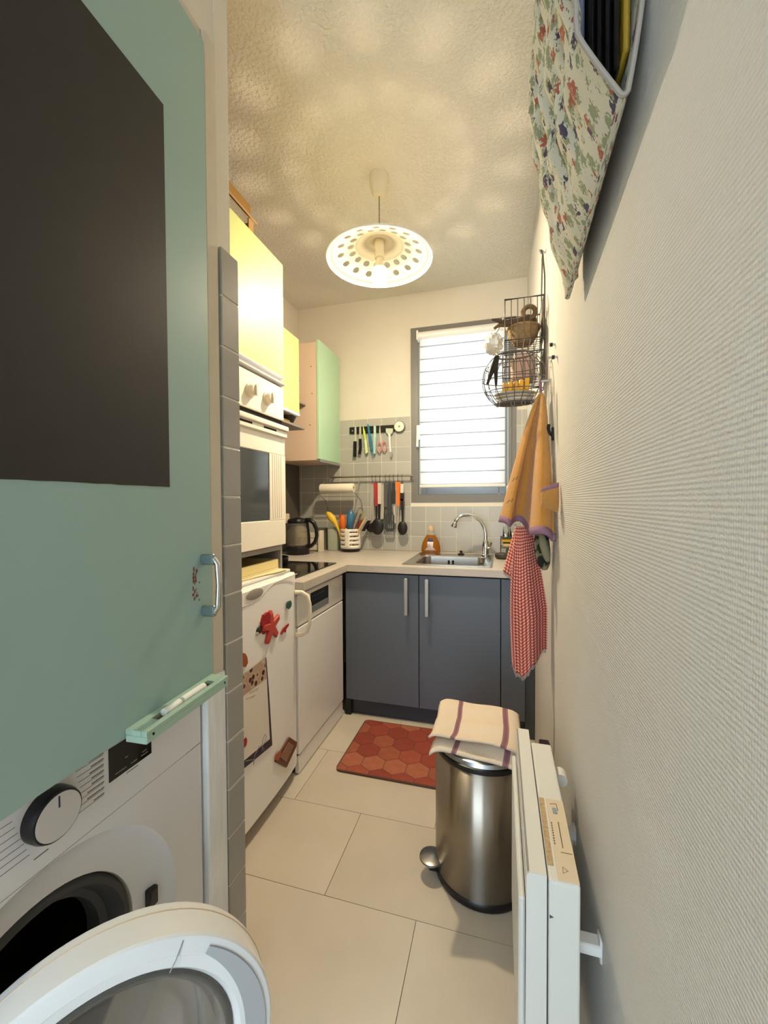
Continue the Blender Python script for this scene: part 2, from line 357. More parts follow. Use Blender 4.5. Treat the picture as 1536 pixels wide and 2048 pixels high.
MB().lathe([(0.0, 2.302), (0.016, 2.30), (0.0215, 2.285), (0.0215, 2.262), (0.019, 2.258), (0.019, 2.235), (0.0215, 2.232), (0.0215, 2.218), (0.0, 2.214)], (LX, LY, 0), n=28).build('lamp_holder', ivory, t)
def bulb_mat():
    m = bpy.data.materials.new('lit_bulb'); m.use_nodes = True; b_ = m.node_tree.nodes['Principled BSDF']
    b_.inputs['Base Color'].default_value = (1, .9, .7, 1); b_.inputs['Emission Color'].default_value = (1.0, 0.83, 0.58, 1); nt = m.node_tree; N = nt.nodes
    # frosted LED globe: dim near its collar, full strength over the rounded end
    g = N.new('ShaderNodeNewGeometry'); sp = N.new('ShaderNodeSeparateXYZ'); nt.links.new(g.outputs['Normal'], sp.inputs[0])
    mr = N.new('ShaderNodeMapRange'); mr.inputs['From Min'].default_value = -0.15; mr.inputs['From Max'].default_value = -0.6; mr.inputs['To Min'].default_value = 0.01*BULB; mr.inputs['To Max'].default_value = BULB
    nt.links.new(sp.outputs['Z'], mr.inputs['Value']); nt.links.new(mr.outputs[0], b_.inputs['Emission Strength']); return m
MB().lathe([(0.013, 2.222), (0.014, 2.205), (0.022, 2.19), (0.0295, 2.174), (0.0295, 2.172), (0.0, 2.172)], (LX, LY, 0), n=28).build('bulb_collar', M('bulb_collar', '#e9dfc4', 0.4), t)
MB().lathe([(0.0, 2.1715), (0.0300, 2.1715), (0.033, 2.155), (0.0335, 2.140), (0.030, 2.122), (0.022, 2.109), (0.010, 2.1025), (0.0, 2.102)], (LX, LY, 0), n=28).build('bulb', bulb_mat(), t)

# ------------------------------------------------------------------ closet door
DA = R(3)
t = thing('closet_door', 'sage green closet door with a chalkboard panel above the washing machine', 'door', (-0.556, 0.70, 0.802), rotz=DA)
# local frame: +x out of the door into the room, -y towards the near edge, z up from the bottom edge
box('door_panel', green_m, t, -0.019, 0.0, -0.62, 0.0, 0.0, 1.253, 0.0015, smooth=False)
b = MB(); ys = [-0.113-i*0.02 for i in range(23)]
poly = [(-0.113, 1.030), (-0.113, 0.383)]
for i, y in enumerate(ys[1:]): poly.append((y, 0.383+random.uniform(-0.0006, 0.0006)))
poly += [(ys[-1], 1.030)]
b.prism([(p[0], p[1]) for p in poly][::-1], (0.0, 0, 0), (0, 1, 0), (0, 0, 1), 0.0008)
b.build('chalkboard_panel', board_m, t, smooth=False)
h = thing_h = MB()
h.tube([(0.004, -0.03, 0.247), (0.026, -0.029, 0.247), (0.032, -0.028, 0.238), (0.034, -0.028, 0.197), (0.032, -0.028, 0.156), (0.026, -0.029, 0.147), (0.004, -0.03, 0.147)], [0.006, 0.006, 0.0055, 0.005, 0.0055, 0.006, 0.006], 10)
hd = h.build('door_handle', chrome, t)
for z in (0.247, 0.147): MB().box(0.0, 0.028, -0.036, -0.023, z-0.0105, z+0.0105, 0.003).build('handle_foot', M('grey_metal', '#8fa3a6', 0.3, 0.8), t)
b = MB()
for i in range(26):
    y = -0.052+random.uniform(-0.006, 0.006)+0.012*(i % 3 == 0)*random.random(); z = 0.172+0.062*i/26+random.uniform(-.003, .003); r = random.uniform(0.0012, 0.0035)
    b.prism([(y+r*math.cos(q*PI/3+i)*random.uniform(.6, 1.2), z+r*1.3*math.sin(q*PI/3+i)*random.uniform(.6, 1.2)) for q in range(6)], (0, 0, 0), (0, 1, 0), (0, 0, 1), 0.0004)
tag(b.build('paint_chips', M('chipped_red_primer', '#7d4b3d', 0.7), t, smooth=False), kind='stuff')
# chalk tray with routed groove
tr = MB(); y0, y1 = -0.214, -0.006
tr.box(0.0, 0.038, y0, y1, -0.006, 0.006, 0.0015); tr.box(0.0, 0.012, y0, y1, 0.006, 0.014, 0.001); tr.box(0.028, 0.038, y0, y1, 0.006, 0.014, 0.001)
tr.box(0.012, 0.028, y0, y0+0.035, 0.006, 0.014); tr.box(0.012, 0.028, y1-0.03, y1, 0.006, 0.014)
tr = tr.build('chalk_tray', M('mint_tray_paint', '#a3bfae', 0.4), t, smooth=False)
box('groove_floor', M('chalky_brown', '#77533c', 0.8), t, 0.012, 0.028, y0+0.035, y1-0.03, 0.0058, 0.0068, smooth=False)
for y in (-0.2, -0.018): MB().cyl((0.037, y, 0.004), (0.0386, y, 0.004), 0.0022, n=10).build('tray_screw', black_m, t)
# chalk sticks rest in the tray
dm = Matrix.Translation((-0.556, 0.70, 0.802)) @ Matrix.Rotation(DA, 4, 'Z')
for (ya, yb, lb) in ((-0.158, -0.122, 'short white chalk stub in the green chalk tray'), (-0.115, -0.058, 'long white chalk stick in the green chalk tray')):
    MB().tube([dm @ Vector((0.020, ya, 0.0135)), dm @ Vector((0.0205, yb, 0.0135))], 0.0064, 12).build('chalk_stick', M('white_chalk', '#f0efe8', 0.9), None)
    tag(COL.objects[-1], lb, 'chalk')

# ------------------------------------------------------------------ washing machine
FX = -0.579; WY0, WY1 = 0.090, 0.688; WC = (0.394, 0.453)
t = thing('washing_machine', 'white front loading washing machine with open porthole under the green door', 'washing machine', (-0.85, 0.389, 0))
b = MB(); b.box(-1.12, FX-0.05, WY0, WY0+0.006, 0, 0.85); b.box(-1.12, FX-0.05, WY1-0.006, WY1, 0, 0.85); b.box(-1.12, -1.114, WY0+0.006, WY1-0.006, 0, 0.85); b.box(-1.114, FX-0.05, WY0+0.006, WY1-0.006, 0.844, 0.85); b.box(-1.114, FX-0.05, WY0+0.006, WY1-0.006, 0, 0.006); b.build('cabinet_body', white_w, t, smooth=False)
# front panel with a dished ring around the round opening
b = MB(); n = 64; outer = []; 
def rectpt(a):
    c, s_ = math.cos(a), math.sin(a)
    k = min(((WY1-WC[0]) if c > 0 else (WC[0]-WY0))/max(abs(c), 1e-6), ((0.85-WC[1]) if s_ > 0 else WC[1])/max(abs(s_), 1e-6))
    return (WC[0]+c*k, WC[1]+s_*k)
angs = sorted([2*PI*k/n for k in range(n)]+[math.atan2(z-WC[1], y-WC[0]) % (2*PI) for y in (WY0, WY1) for z in (0, 0.85)])
m_ = len(angs); rings = [[(FX-0.05, *rectpt(a)) for a in angs], [(FX, *rectpt(a)) for a in angs]]
for (r, d) in ((0.2225, 0.0), (0.218, -0.006), (0.205, -0.015), (0.185, -0.024), (0.168, -0.029), (0.158, -0.030), (0.156, -0.04)):
    rings.append([(FX+d, WC[0]+r*math.cos(a), WC[1]+r*math.sin(a)) for a in angs])
b.add([p for rg in rings for p in rg], [(i*m_+k, i*m_+(k+1) % m_, (i+1)*m_+(k+1) % m_, (i+1)*m_+k) for i in range(len(rings)-1) for k in range(m_)])
b.build('front_panel', white_w, t, angle=25)
MB().lathe([(0.157, -0.038), (0.151, -0.029), (0.143, -0.029), (0.136, -0.040), (0.132, -0.055), (0.122, -0.060), (0.120, -0.085), (0.128, -0.09)], (FX, *WC), (1, 0, 0), n=48).build('rubber_seal', rubber, t)
b = MB(); b.lathe([(0.128, -0.085), (0.20, -0.092), (0.205, -0.12), (0.205, -0.36), (0.0, -0.38)], (FX, *WC), (1, 0, 0), n=40)
dr = b.build('drum', M('drum_steel', '#75706b', 0.3, 0.9), t)
for k in range(3):
    a = k*2*PI/3+0.5; c = Vector((FX-0.22, WC[0]+0.188*math.cos(a), WC[1]+0.188*math.sin(a)))
    MB().ball(c, 0.11, 0.022, 0.022).build('drum_paddle', M('paddle_grey', '#8a8a8a', 0.4), dr)
b = MB(); b.box(FX-0.026, FX-0.012, 0.572, 0.590, 0.440, 0.472, 0.002); b.build('door_lock', black_m, t)
# controls
kc = Vector((FX, 0.3985, 0.7455)); kn = MB(); kn.lathe([(0.0335, 0.0), (0.0335, 0.012), (0.0315, 0.019), (0.029, 0.020), (0.0, 0.020)], kc, (1, 0, 0), n=40)
kn = kn.build('program_knob', black_m, t)
MB().lathe([(0.0292, 0.0), (0.0292, 0.0206), (0.0, 0.0206)], kc, (1, 0, 0), n=40).build('knob_face', M('knob_grey', '#c8c2bd', 0.4), kn)
MB().box(FX+0.0205, FX+0.0212, 0.3975, 0.3995, 0.757, 0.772).build('knob_mark', M('dark_blue_mark', '#2b2b45'), kn)
d = box('display', black_gl, t, FX-0.001, FX+0.0012, 0.487, 0.5665, 0.727, 0.779, smooth=False)
b = MB()
for (y, z, w) in ((0.497, 0.7335, 0.020), (0.525, 0.7335, 0.012), (0.545, 0.7335, 0.014), (0.547, 0.739, 0.010), (0.55, 0.751, 0.004), (0.5535, 0.757, 0.0012), (0.515, 0.749, 0.005)): b.box(FX+0.0012, FX+0.0014, y, y+w, z, z+0.0011)
b.build('display_print', M('pale_print', '#9a958c'), d, smooth=False)
pr = M('grey_print', '#6f6a69', 0.6); b = MB(); rnd = random.Random(3)
for k in range(8):
    z = 0.776-k*0.0088; y = 0.436
    b.box(FX, FX+0.0003, y+0.002*k*(k < 4), 0.478, z, z+0.0007)
    b.box(FX, FX+0.0003, 0.452+rnd.uniform(0, .012), 0.479, z+0.002, z+0.0038)
for k in range(7):
    z = 0.765-k*0.0095
    b.box(FX, FX+0.0003, 0.28, 0.357+0.003*k, z, z+0.0007); b.box(FX, FX+0.0003, 0.285, 0.312+rnd.uniform(0, .014), z+0.0022, z+0.004)
b.box(FX, FX+0.0003, 0.40, 0.42, 0.701, 0.7028); b.box(FX, FX+0.0003, 0.38, 0.398, 0.6965, 0.698); b.box(FX, FX+0.0003, 0.583, 0.605, 0.776, 0.7775); b.box(FX, FX+0.0003, 0.518, 0.54, 0.7215, 0.723)
tag(b.build('panel_print', pr, t, smooth=False), kind='stuff')
MB().box(FX, FX+0.0004, WY0, WY1, 0.676, 0.6768).build('panel_seam', M('seam_shadow', '#a59f9b'), t, smooth=False)
MB().box(FX, FX+0.0004, 0.648, WY1, 0.676, 0.6775).build('panel_seam', M('seam_shadow', '#a59f9b'), t, smooth=False)
# open porthole door (hinged on the near side)
TH = R(40.5); ax = Vector((math.cos(TH), -math.sin(TH), 0)); tt = Vector((math.sin(TH), math.cos(TH), 0))
dc = Vector((-0.428, 0.3486, 0.4528))
prof = [(0.146, -0.050), (0.182, -0.058), (0.188, -0.054), (0.1905, -0.047), (0.1905, -0.0035), (0.1885, -0.0005), (0.185, 0.0005), (0.168, 0.0005), (0.1645, -0.003), (0.150, -0.006), (0.143, -0.013), (0.140, -0.017)]
pd = MB(); pd.lathe(prof, dc, ax, n=72); pd = pd.build('porthole_door', cool_white, t, angle=33)
MB().lathe([(0.186, -0.0395), (0.1915, -0.0395), (0.1915, -0.0385), (0.186, -0.0385)], dc, ax, n=72).build('rim_seam', M('rim_beige', '#d8c3aa'), pd)
gl = M('porthole_glass', '#b9b6b0', 0.05, trans=0.85, ior=1.4)
MB().lathe([(0.1415, -0.013), (0.13, -0.018), (0.122, -0.03), (0.116, -0.07), (0.095, -0.10), (0.05, -0.115), (0.004, -0.118)], dc, ax, n=56, cap1=True).build('porthole_glass', gl, pd, thick=0.004)
g = MB(); e1 = tt; e2 = Vector((0, 0, 1)); pl = []
a0, a1 = R(-20), R(52)
for k in range(25): a = a0+(a1-a0)*k/24; pl.append((0.1805*math.cos(a), 0.1805*math.sin(a)))
for k in range(25):
    a = a1+(a0-a1)*k/24; w = 0.026*math.sin(PI*(0.12+0.88*k/24)*0.62+0.1); pl.append(((0.1805-w)*math.cos(a), (0.1805-w)*math.sin(a)))
g.prism(pl, dc+ax*0.0012, e1, e2, -0.002 if e1.cross(e2).dot(ax) < 0 else 0.002)
g.build('door_grip', M('grip_grey', '#aeb2b8', 0.35), pd)
for a in (R(64), R(-14)):
    b = MB(); q = tt*math.cos(a)+Vector((0, 0, 1))*math.sin(a); b.tube([dc+ax*0.0005+q*0.150, dc+ax*0.0028+q*0.166, dc+ax*0.001+q*0.184, dc-ax*0.008+q*0.1895], 0.0007, 5)
    b.build('grip_seam', M('seam_grey', '#8d9097'), pd)
b = MB(); hg = dc-tt*0.19; b.box(FX-0.01, hg.x+0.012, hg.y-0.02, hg.y+0.006, 0.42, 0.485, 0.003); b.build('hinge', white_pl, t)

# ------------------------------------------------------------------ fridge
t = thing('fridge', 'white under counter fridge covered in magnets beneath the oven', 'fridge', (-1.1, 1.27, 0))
b = MB(); b.box(-1.39, -0.86, 1.0, 1.535, 0.05, 0.84, 0.003); b.build('cabinet_body', white_m, t, smooth=False)
for (x, y) in ((-0.89, 1.03), (-0.89, 1.5), (-1.35, 1.03), (-1.35, 1.5)): MB().cyl((x, y, 0), (x, y, 0.055), 0.016).build('foot', black_m, t)
b = MB(); b.box(-1.395, -0.835, 1.002, 1.5395, 0.842, 0.874, 0.006); b.build('top_cover', white_m, t)
# slightly bowed door
def bowed(y0, y1, z0, z1, x0, bow, ch):
    b = MB(); N_ = 24; rows = []
    for k in range(N_+1):
        u = k/N_; y = y0+(y1-y0)*u; x = x0-bow*(1-(1-(2*u-1)**2)**0.5 if abs(2*u-1) < 1 else 1)
        rows.append((x, y))
    vs = []
    for (x, y) in rows: vs += [(-0.855, y, z0), (x-ch, y, z0), (x, y, z0+ch), (x, y, z1-ch), (x-ch, y, z1), (-0.855, y, z1)]
    fs = [(k*6+j, k*6+(j+1) % 6, (k+1)*6+(j+1) % 6, (k+1)*6+j) for k in range(N_) for j in range(6)]
    fs += [tuple(range(6)), tuple(N_*6+j for j in range(6))]
    return b.add(vs, fs)
fd = bowed(0.99, 1.5565, 0.055, 0.868, -0.8085, 0.018, 0.006).build('fridge_door', white_m, t, angle=30)
MB().tube([(-0.822, 1.545, 0.785), (-0.795, 1.556, 0.785), (-0.772, 1.562, 0.77), (-0.764, 1.565, 0.735), (-0.763, 1.565, 0.70), (-0.765, 1.565, 0.655), (-0.775, 1.562, 0.62), (-0.797, 1.556, 0.606), (-0.822, 1.545, 0.606)], [0.010, 0.0085, 0.008, 0.0075, 0.0075, 0.0075, 0.008, 0.0085, 0.010], 10).build('door_handle', M('ivory_handle', '#ece4d2', 0.3), fd)
b = MB(); b.lathe([(0.034, -0.001), (0.034, 0.003), (0.031, 0.0035), (0.0, 0.0035)], (-0.8085, 1.233, 0.846), (1, 0, 0), n=36, sx=1.45, sy=0.52); b.build('oval_badge', M('badge_grey', '#b1a79c', 0.35, 0.4), fd)
cur = [(1.15, 0.818), (1.23, 0.818), (1.262, 0.822), (1.285, 0.832), (1.32, 0.848), (1.36, 0.858), (1.44, 0.862), (1.54, 0.864)]
MB().tube([(-0.8085-0.0001, y, z) for y, z in cur], 0.0016, 6).build('top_crease', M('crease_grey', '#c3bbb1'), fd)
# magnets on the fridge door (things)
MX = -0.808
def px_poly(pts, X): return [(onX(x, y, X).y, onX(x, y, X).z) for x, y in pts]
def magnet(name, pts, m, label, cat, d=0.006, x=MX):
    return tag(MB().prism(px_poly(pts, x)[::-1], (x, 0, 0), (0, 1, 0), (0, 0, 1), d).build(name, m, None, smooth=False), label, cat)
red1 = M('coral_red', '#b8473c', 0.5); red2 = M('deep_red', '#9c2226', 0.45)
def starpts(cy, cz, r, rot, n=5, k=0.37): return [(cy+(r if i % 2 == 0 else r*k)*math.cos(rot+i*PI/n), cz+(r if i % 2 == 0 else r*k)*math.sin(rot+i*PI/n)) for i in range(2*n)]
def star3d(cy, cz, r, rot, x, h):
    b = MB(); p = starpts(cy, cz, r, rot); n = len(p)
    # rounded arms: offset tips
    q = []
    for i, (y, z) in enumerate(p):
        if i % 2 == 0:
            a = rot+i*PI/5
            for s_ in (-0.16, 0, 0.16): rr = r*(0.97 if s_ else 1.0); q.append((cy+rr*math.cos(a+s_), cz+rr*math.sin(a+s_)))
        else: q.append((y, z))
    n = len(q); top = [(cy+(y-cy)*0.8, cz+(z-cz)*0.8) for y, z in q]
    vs = [(x, y, z) for y, z in q]+[(x+h*0.6, y, z) for y, z in q]+[(x+h, y, z) for y, z in top]
    b.add(vs, [tuple(range(n-1, -1, -1)), tuple(range(2*n, 3*n))]+[(j*n+i, j*n+(i+1) % n, (j+1)*n+(i+1) % n, (j+1)*n+i) for j in range(2) for i in range(n)])
    return b
tag(star3d(1.328, 0.706, 0.062, R(96), MX, 0.012).build('starfish_magnet', red1, None, smooth=False), 'large red starfish magnet on the white fridge door', 'magnet')
magnet('heart_magnet', [(520, 1245), (524, 1230), (532, 1224), (537, 1231), (535, 1243), (527, 1256), (521, 1258)], red2, 'dark red rounded magnet tucked beside the starfish magnet', 'magnet', 0.009)
t2 = thing('ladybird_magnet', 'black and white ladybird magnet with red back at the starfish edge', 'magnet', (MX, 1.275, 0.66))
p = onX(518, 1260, MX); MB().ball((MX+0.001, p.y, p.z), 0.006, 0.018, 0.014).build('beetle_body', M('charcoal_spot', '#332f2c', 0.4), t2)
p = onX(528, 1262, MX); MB().ball((MX+0.001, p.y, p.z), 0.006, 0.016, 0.011).build('beetle_back', red2, t2)
p = onX(514, 1267, MX); MB().ball((MX+0.001, p.y, p.z), 0.005, 0.009, 0.008).build('beetle_head', M('pale_spot', '#b8aaa0', 0.4), t2)
magnet('leaf_magnet', [(572, 1208), (574, 1203), (579, 1201), (581, 1206), (580, 1213), (576, 1218), (573, 1215)], M('dark_teal_green', '#31564a', 0.4), 'small dark green leaf magnet near the fridge handle', 'magnet')
magnet('lizard_magnet', [(560, 1268), (565, 1257), (573, 1249), (576, 1247), (576, 1251), (571, 1258), (570, 1265), (566, 1263), (562, 1269)], red2, 'small thin red lizard magnet right of the starfish', 'magnet', 0.004)
magnet('autumn_leaf_magnet', [(484, 1306), (489, 1307), (493, 1315), (494, 1325), (490, 1334), (484, 1333)], M('rust_brown', '#9b5330', 0.5), 'rust brown leaf magnet above the notepad', 'magnet', 0.004)
# notepad
t2 = thing('notepad', 'white notepad with a food photo header hanging on the fridge', 'notepad', (MX, 1.22, 0.25))
q = px_poly([(462, 1366), (529, 1316), (536, 1380), (542, 1483), (462, 1551)], MX)
MB().prism(px_poly([(440, 1387), (531, 1315), (537, 1390), (543, 1490), (440, 1575)], MX)[::-1], (MX, 0, 0), (0, 1, 0), (0, 0, 1), 0.0035).build('backing', M('notepad_dark', '#3a3140', 0.6), t2, smooth=False)
MB().prism(px_poly([(440, 1387), (530, 1316), (533, 1357), (539, 1478), (440, 1561)], MX+0.0035)[::-1], (MX+0.0035, 0, 0), (0, 1, 0), (0, 0, 1), 0.0015).build('paper_sheets', M('note_paper', '#ddd4c8', 0.7), t2, smooth=False)
def foodmat():
    m = mat('food_photo_print', '#8a7063', 0.5); nt = m.node_tree; N = nt.nodes; L = nt.links
    tc = N.new('ShaderNodeTexCoord'); v = N.new('ShaderNodeTexVoronoi'); v.inputs['Scale'].default_value = 38; L.new(tc.outputs['Object'], v.inputs['Vector'])
    r = N.new('ShaderNodeValToRGB'); e = r.color_ramp.elements; e[0].position = 0.25; e[0].color = lin('#3d2a22'); e[1].position = 0.55; e[1].color = lin('#b39682')
    x = e.new(0.36); x.color = lin('#8a5a40'); x = e.new(0.45); x.color = lin('#c9bba8'); L.new(v.outputs['Distance'], r.inputs[0]); L.new(r.outputs[0], N['Principled BSDF'].inputs['Base Color']); return m
MB().prism(px_poly([(440, 1387), (530, 1316), (533, 1357), (440, 1427)], MX+0.005)[::-1], (MX+0.005, 0, 0), (0, 1, 0), (0, 0, 1), 0.0004).build('photo_header', foodmat(), t2, smooth=False)
def wline(pts, name, m, par, X, r=0.0012): return MB().tube([onX(x, y, X) for x, y in pts], r, 5).build(name, m, par)
wline([(507, 1530), (509, 1512), (518, 1493), (524, 1490), (528, 1501)], 'scribble_line', M('lavender_ink', '#8a8594'), t2, MX+0.0052)
wline([(524, 1502), (525, 1480), (530, 1468), (533, 1473), (526, 1490), (534, 1480), (536, 1477)], 'scribble_line', M('lavender_ink', '#8a8594'), t2, MX+0.0052)
wline([(490, 1523), (500, 1520), (508, 1519)], 'green_print', M('leaf_print', '#7d8a6a'), t2, MX+0.0052)
wline([(499, 1386), (517, 1376)], 'printed_line', M('grey_print2', '#8b837b'), t2, MX+0.0052, 0.0009)
wline([(492, 1398), (510, 1390)], 'printed_line', M('grey_print2', '#8b837b'), t2, MX+0.0052, 0.0009)
p = onX(490, 1485, MX+0.005); tag(MB().ball((MX+0.005, p.y, p.z), 0.003, 0.012, 0.016, 12, 8).build('round_magnet', red2, None), 'small round red magnet pinned on the notepad', 'magnet')
t2 = thing('plaque_magnet', 'brown rectangular souvenir plaque magnet low on the fridge door', 'magnet', (MX, 1.43, 0.2))
MB().prism(px_poly([(548, 1523), (577, 1474), (592, 1484), (591, 1492), (571, 1535)], MX)[::-1], (MX, 0, 0), (0, 1, 0), (0, 0, 1), 0.005).build('plaque', M('plaque_brown', '#6b3a2c', 0.5), t2, smooth=False)
MB().prism(px_poly([(560, 1514), (577, 1484), (587, 1491), (572, 1524)], MX+0.005)[::-1], (MX+0.005, 0, 0), (0, 1, 0), (0, 0, 1), 0.002).build('plaque_relief', M('plaque_tan', '#8f6a58', 0.5), t2, smooth=False)
MB().prism(px_poly([(549, 1519), (551, 1510), (558, 1502), (562, 1506), (556, 1521)], MX+0.005)[::-1], (MX+0.005, 0, 0), (0, 1, 0), (0, 0, 1), 0.002).build('plaque_figure', M('plaque_orange', '#a5563a', 0.5), t2, smooth=False)

# ------------------------------------------------------------------ oven column
t = thing('oven_housing', 'tall kitchen column with a pale lime top door around the oven', 'cabinet', (-1.15, 1.27, 0.875))
CX = -0.885
lam = M('grey_laminate_edge', '#8f8a86', 0.45)
b = MB(); b.box(-1.428, CX, 1.541, 1.556, 0.83, 2.14); b.build('side_panel', lam, t, smooth=False)
b = MB(); b.box(-1.428, CX, 0.985, 1.0, 0.88, 2.14); b.build('side_panel', lam, t, smooth=False)
box('top_panel', lam, t, -1.428, CX, 1.0, 1.541, 2.125, 2.14, smooth=False)
box('oven_shelf', lam, t, -1.428, CX, 1.0, 1.541, 0.962, 0.98, smooth=False)
box('back_panel', M('niche_brown', '#6a5a45', 0.7), t, -1.42, -1.41, 1.0, 1.541, 0.88, 2.125, smooth=False)
box('middle_shelf', lam, t, -1.40, CX, 1.0, 1.541, 1.632, 1.648, smooth=False)
d = box('cupboard_door', yellow_lt, t, CX+0.001, CX+0.019, 0.99, 1.553, 1.676, 2.142, 0.0015, smooth=False)
b = MB(); b.prism([(0, 0), (0.024, 0.006), (0.024, 0.010), (0.004, 0.012), (0.004, 0.032), (0.020, 0.032), (0.020, 0.036), (0, 0.036)], (CX+0.001, 1.553, 1.640), (1, 0, 0), (0, 0, 1), 0.563)
b.build('profile_handle', M('white_profile', '#dcdce0', 0.3), d, smooth=False)
ov = thing('built_in_oven', 'white built in oven with two knobs in the tall column', 'oven', (-1.1, 1.27, 0.98))
OX = CX+0.006
box('oven_casing', M('oven_casing', '#c9c4bd', 0.5), ov, -1.38, CX, 1.003, 1.538, 0.982, 1.628, smooth=False)
ivw = M('oven_ivory', '#efe7d8', 0.3)
box('control_panel', ivw, ov, CX, OX+0.010, 0.992, 1.554, 1.500, 1.634, 0.003, smooth=False)
for (x, y) in ((500, 781), (534, 797)):
    p = onX(x, y, OX+0.012); kb = MB(); kb.lathe([(0.026, -0.002), (0.026, 0.006), (0.022, 0.009), (0.019, 0.024), (0.016, 0.026), (0.0, 0.026)], (OX+0.010, p.y, p.z), (1, 0, 0), n=28)
    kb = kb.build('oven_knob', M('knob_beige', '#d9cfbe', 0.35), ov)
    MB().box(OX+0.034, OX+0.042, p.y-0.005, p.y+0.005, p.z-0.020, p.z+0.020, 0.002).build('knob_grip', M('knob_beige', '#d9cfbe', 0.35), kb)
box('vent_slot', dark_m, ov, CX, OX+0.001, 0.995, 1.553, 1.474, 1.500, smooth=False)
# oven door: frame around the glass
OD = OX+0.014
b = MB(); b.box(CX, OD, 0.992, 1.554, 0.985, 1.090, 0.003); b.box(CX, OD, 0.992, 1.13, 1.090, 1.352); b.box(CX, OD, 1.432, 1.554, 1.090, 1.352); b.box(CX, OD, 0.992, 1.554, 1.352, 1.474, 0.003)
od = b.build('oven_door', ivw, ov, smooth=False)
box('oven_glass', M('oven_glass_m', '#3f4448', 0.08, spec=0.8), od, CX+0.004, OD-0.003, 1.128, 1.433, 1.088, 1.354, smooth=False)
b = MB(); b.box(OD, OD+0.02, 0.993, 1.553, 1.452, 1.472, 0.004); b.box(OD, OD+0.012, 0.993, 1.553, 1.425, 1.452, 0.003)
hb = b.build('door_handle', ivw, od)
for (a, c) in ((1.20, 1.30), (1.375, 1.465)): box('handle_slot', dark_m, hb, OD+0.0115, OD+0.0125, a, c, 1.440, 1.4475, smooth=False)
b = MB(); 
for y in (1.452, 1.468, 1.484, 1.50, 1.516): b.box(OD, OD+0.0008, y, y+0.003, 1.095, 1.35)
b.build('door_flutes', M('flute_grey', '#cfc0ab'), od, smooth=False)
# niche contents on top of the fridge
tag(MB().box(-1.25, -0.835, 1.06, 1.535, 0.874, 0.885, 0.003).build('white_tray', white_pl, None), 'flat white tray lying on the fridge top', 'tray')
b = MB(); b.box(-1.25, -0.885, 1.08, 1.525, 0.886, 0.892); b.box(-0.897, -0.885, 1.08, 1.525, 0.892, 0.926, 0.002); b.box(-1.25, -1.238, 1.08, 1.525, 0.892, 0.926); b.box(-1.238, -0.897, 1.513, 1.525, 0.892, 0.926); b.box(-1.238, -0.897, 1.08, 1.092, 0.892, 0.926)
tag(b.build('wooden_tray', M('pale_yellow_wood', '#e8d596', 0.5, var=0.08, vscale=8), None, smooth=False), 'pale yellow wooden tray in the niche below the oven', 'tray')
b = MB(); p0, p1 = Vector((-0.868, 1.20, 0.888)), Vector((-0.835, 1.50, 0.888)); dd = (p1-p0)
b.tube([p0+dd*k/10+Vector((0, 0, 0.002)) for k in range(11)], [0.005, 0.005, 0.005, 0.005, 0.006, 0.008, 0.010, 0.012, 0.012, 0.010, 0.005], 10)
for i, v in enumerate(b.v): v.z = 0.8855+(v.z-0.89)*0.4+0.004
tag(b.build('wooden_spatula', M('pale_yellow_wood', '#e8d596'), None), 'slim pale wooden spatula lying at the fridge top edge', 'spatula')
# box on top of the column
t2 = thing('cardboard_box', 'open brown cardboard box on top of the tall column', 'box', (-1.08, 1.36, 2.141))
BXa, BXb, BYa, BYb = -1.25, -0.905, 1.02, 1.402
b = MB(); b.box(BXa, BXb, BYa, BYb, 2.1405, 2.146); b.box(BXa, BXa+0.005, BYa, BYb, 2.146, 2.30); b.box(BXa+.005, BXb, BYa, BYa+0.005, 2.146, 2.225); b.box(BXa+.005, BXb, BYb-0.005, BYb, 2.146, 2.225); b.box(BXb-0.005, BXb, BYb-0.03, BYb-0.005, 2.146, 2.225)
b.build('box_body', wood_m, t2, smooth=False)
MB().box(-0.97, -0.965, BYa+0.006, BYb-0.04, 2.147, 2.20).build('inner_board', M('pale_card', '#b5a98a', 0.7), t2, smooth=False)
MB().add([(-0.955, BYa, 2.300), (-0.955, 1.455, 2.300), (-0.895, 1.418, 2.229), (-0.895, BYa, 2.229), (-0.958, BYa, 2.296), (-0.958, 1.455, 2.296), (-0.899, 1.418, 2.225), (-0.899, BYa, 2.225)], [(0, 1, 2, 3), (7, 6, 5, 4), (0, 4, 5, 1), (1, 5, 6, 2), (2, 6, 7, 3), (3, 7, 4, 0)]).build('box_flap', wood_m, t2, smooth=False)
MB().box(-0.960, -0.955, BYa, 1.462, 2.290, 2.338).build('box_flap', M('cardboard_dark', '#8d6a34', 0.7), t2, smooth=False)

# ------------------------------------------------------------------ wall cabinets on the left wall
KX = -1.112
t = thing('wall_cabinet', 'small wall cabinet with a pale lime door above the hob', 'cabinet', (-1.27, 1.85, 1.66))
b = MB(); b.box(-1.428, KX, 1.558, 2.128, 1.66, 2.075); b.build('cabinet_body', cabinet_side, t, smooth=False)
d = box('cabinet_door', yellow_lt, t, KX+0.001, KX+0.019, 1.56, 2.132, 1.664, 2.08, 0.0015, smooth=False)
box('handle_profile', M('white_profile', '#dcdce0'), d, KX+0.001, KX+0.022, 1.56, 2.132, 1.645, 1.663, 0.003, smooth=False)
tag(box('wall_shelf', M('grey_shelf', '#8d8680', 0.5), None, -1.428, -1.118, 1.558, 2.248, 1.592, 1.606, 0.002), 'grey wooden shelf board under the lime wall cabinet', 'shelf')
tag(box('side_shelf', M('grey_shelf', '#8d8680'), None, -1.428, -1.19, 2.132, 2.408, 1.775, 1.786, 0.001), 'short shelf board beside the corner cabinet', 'shelf')
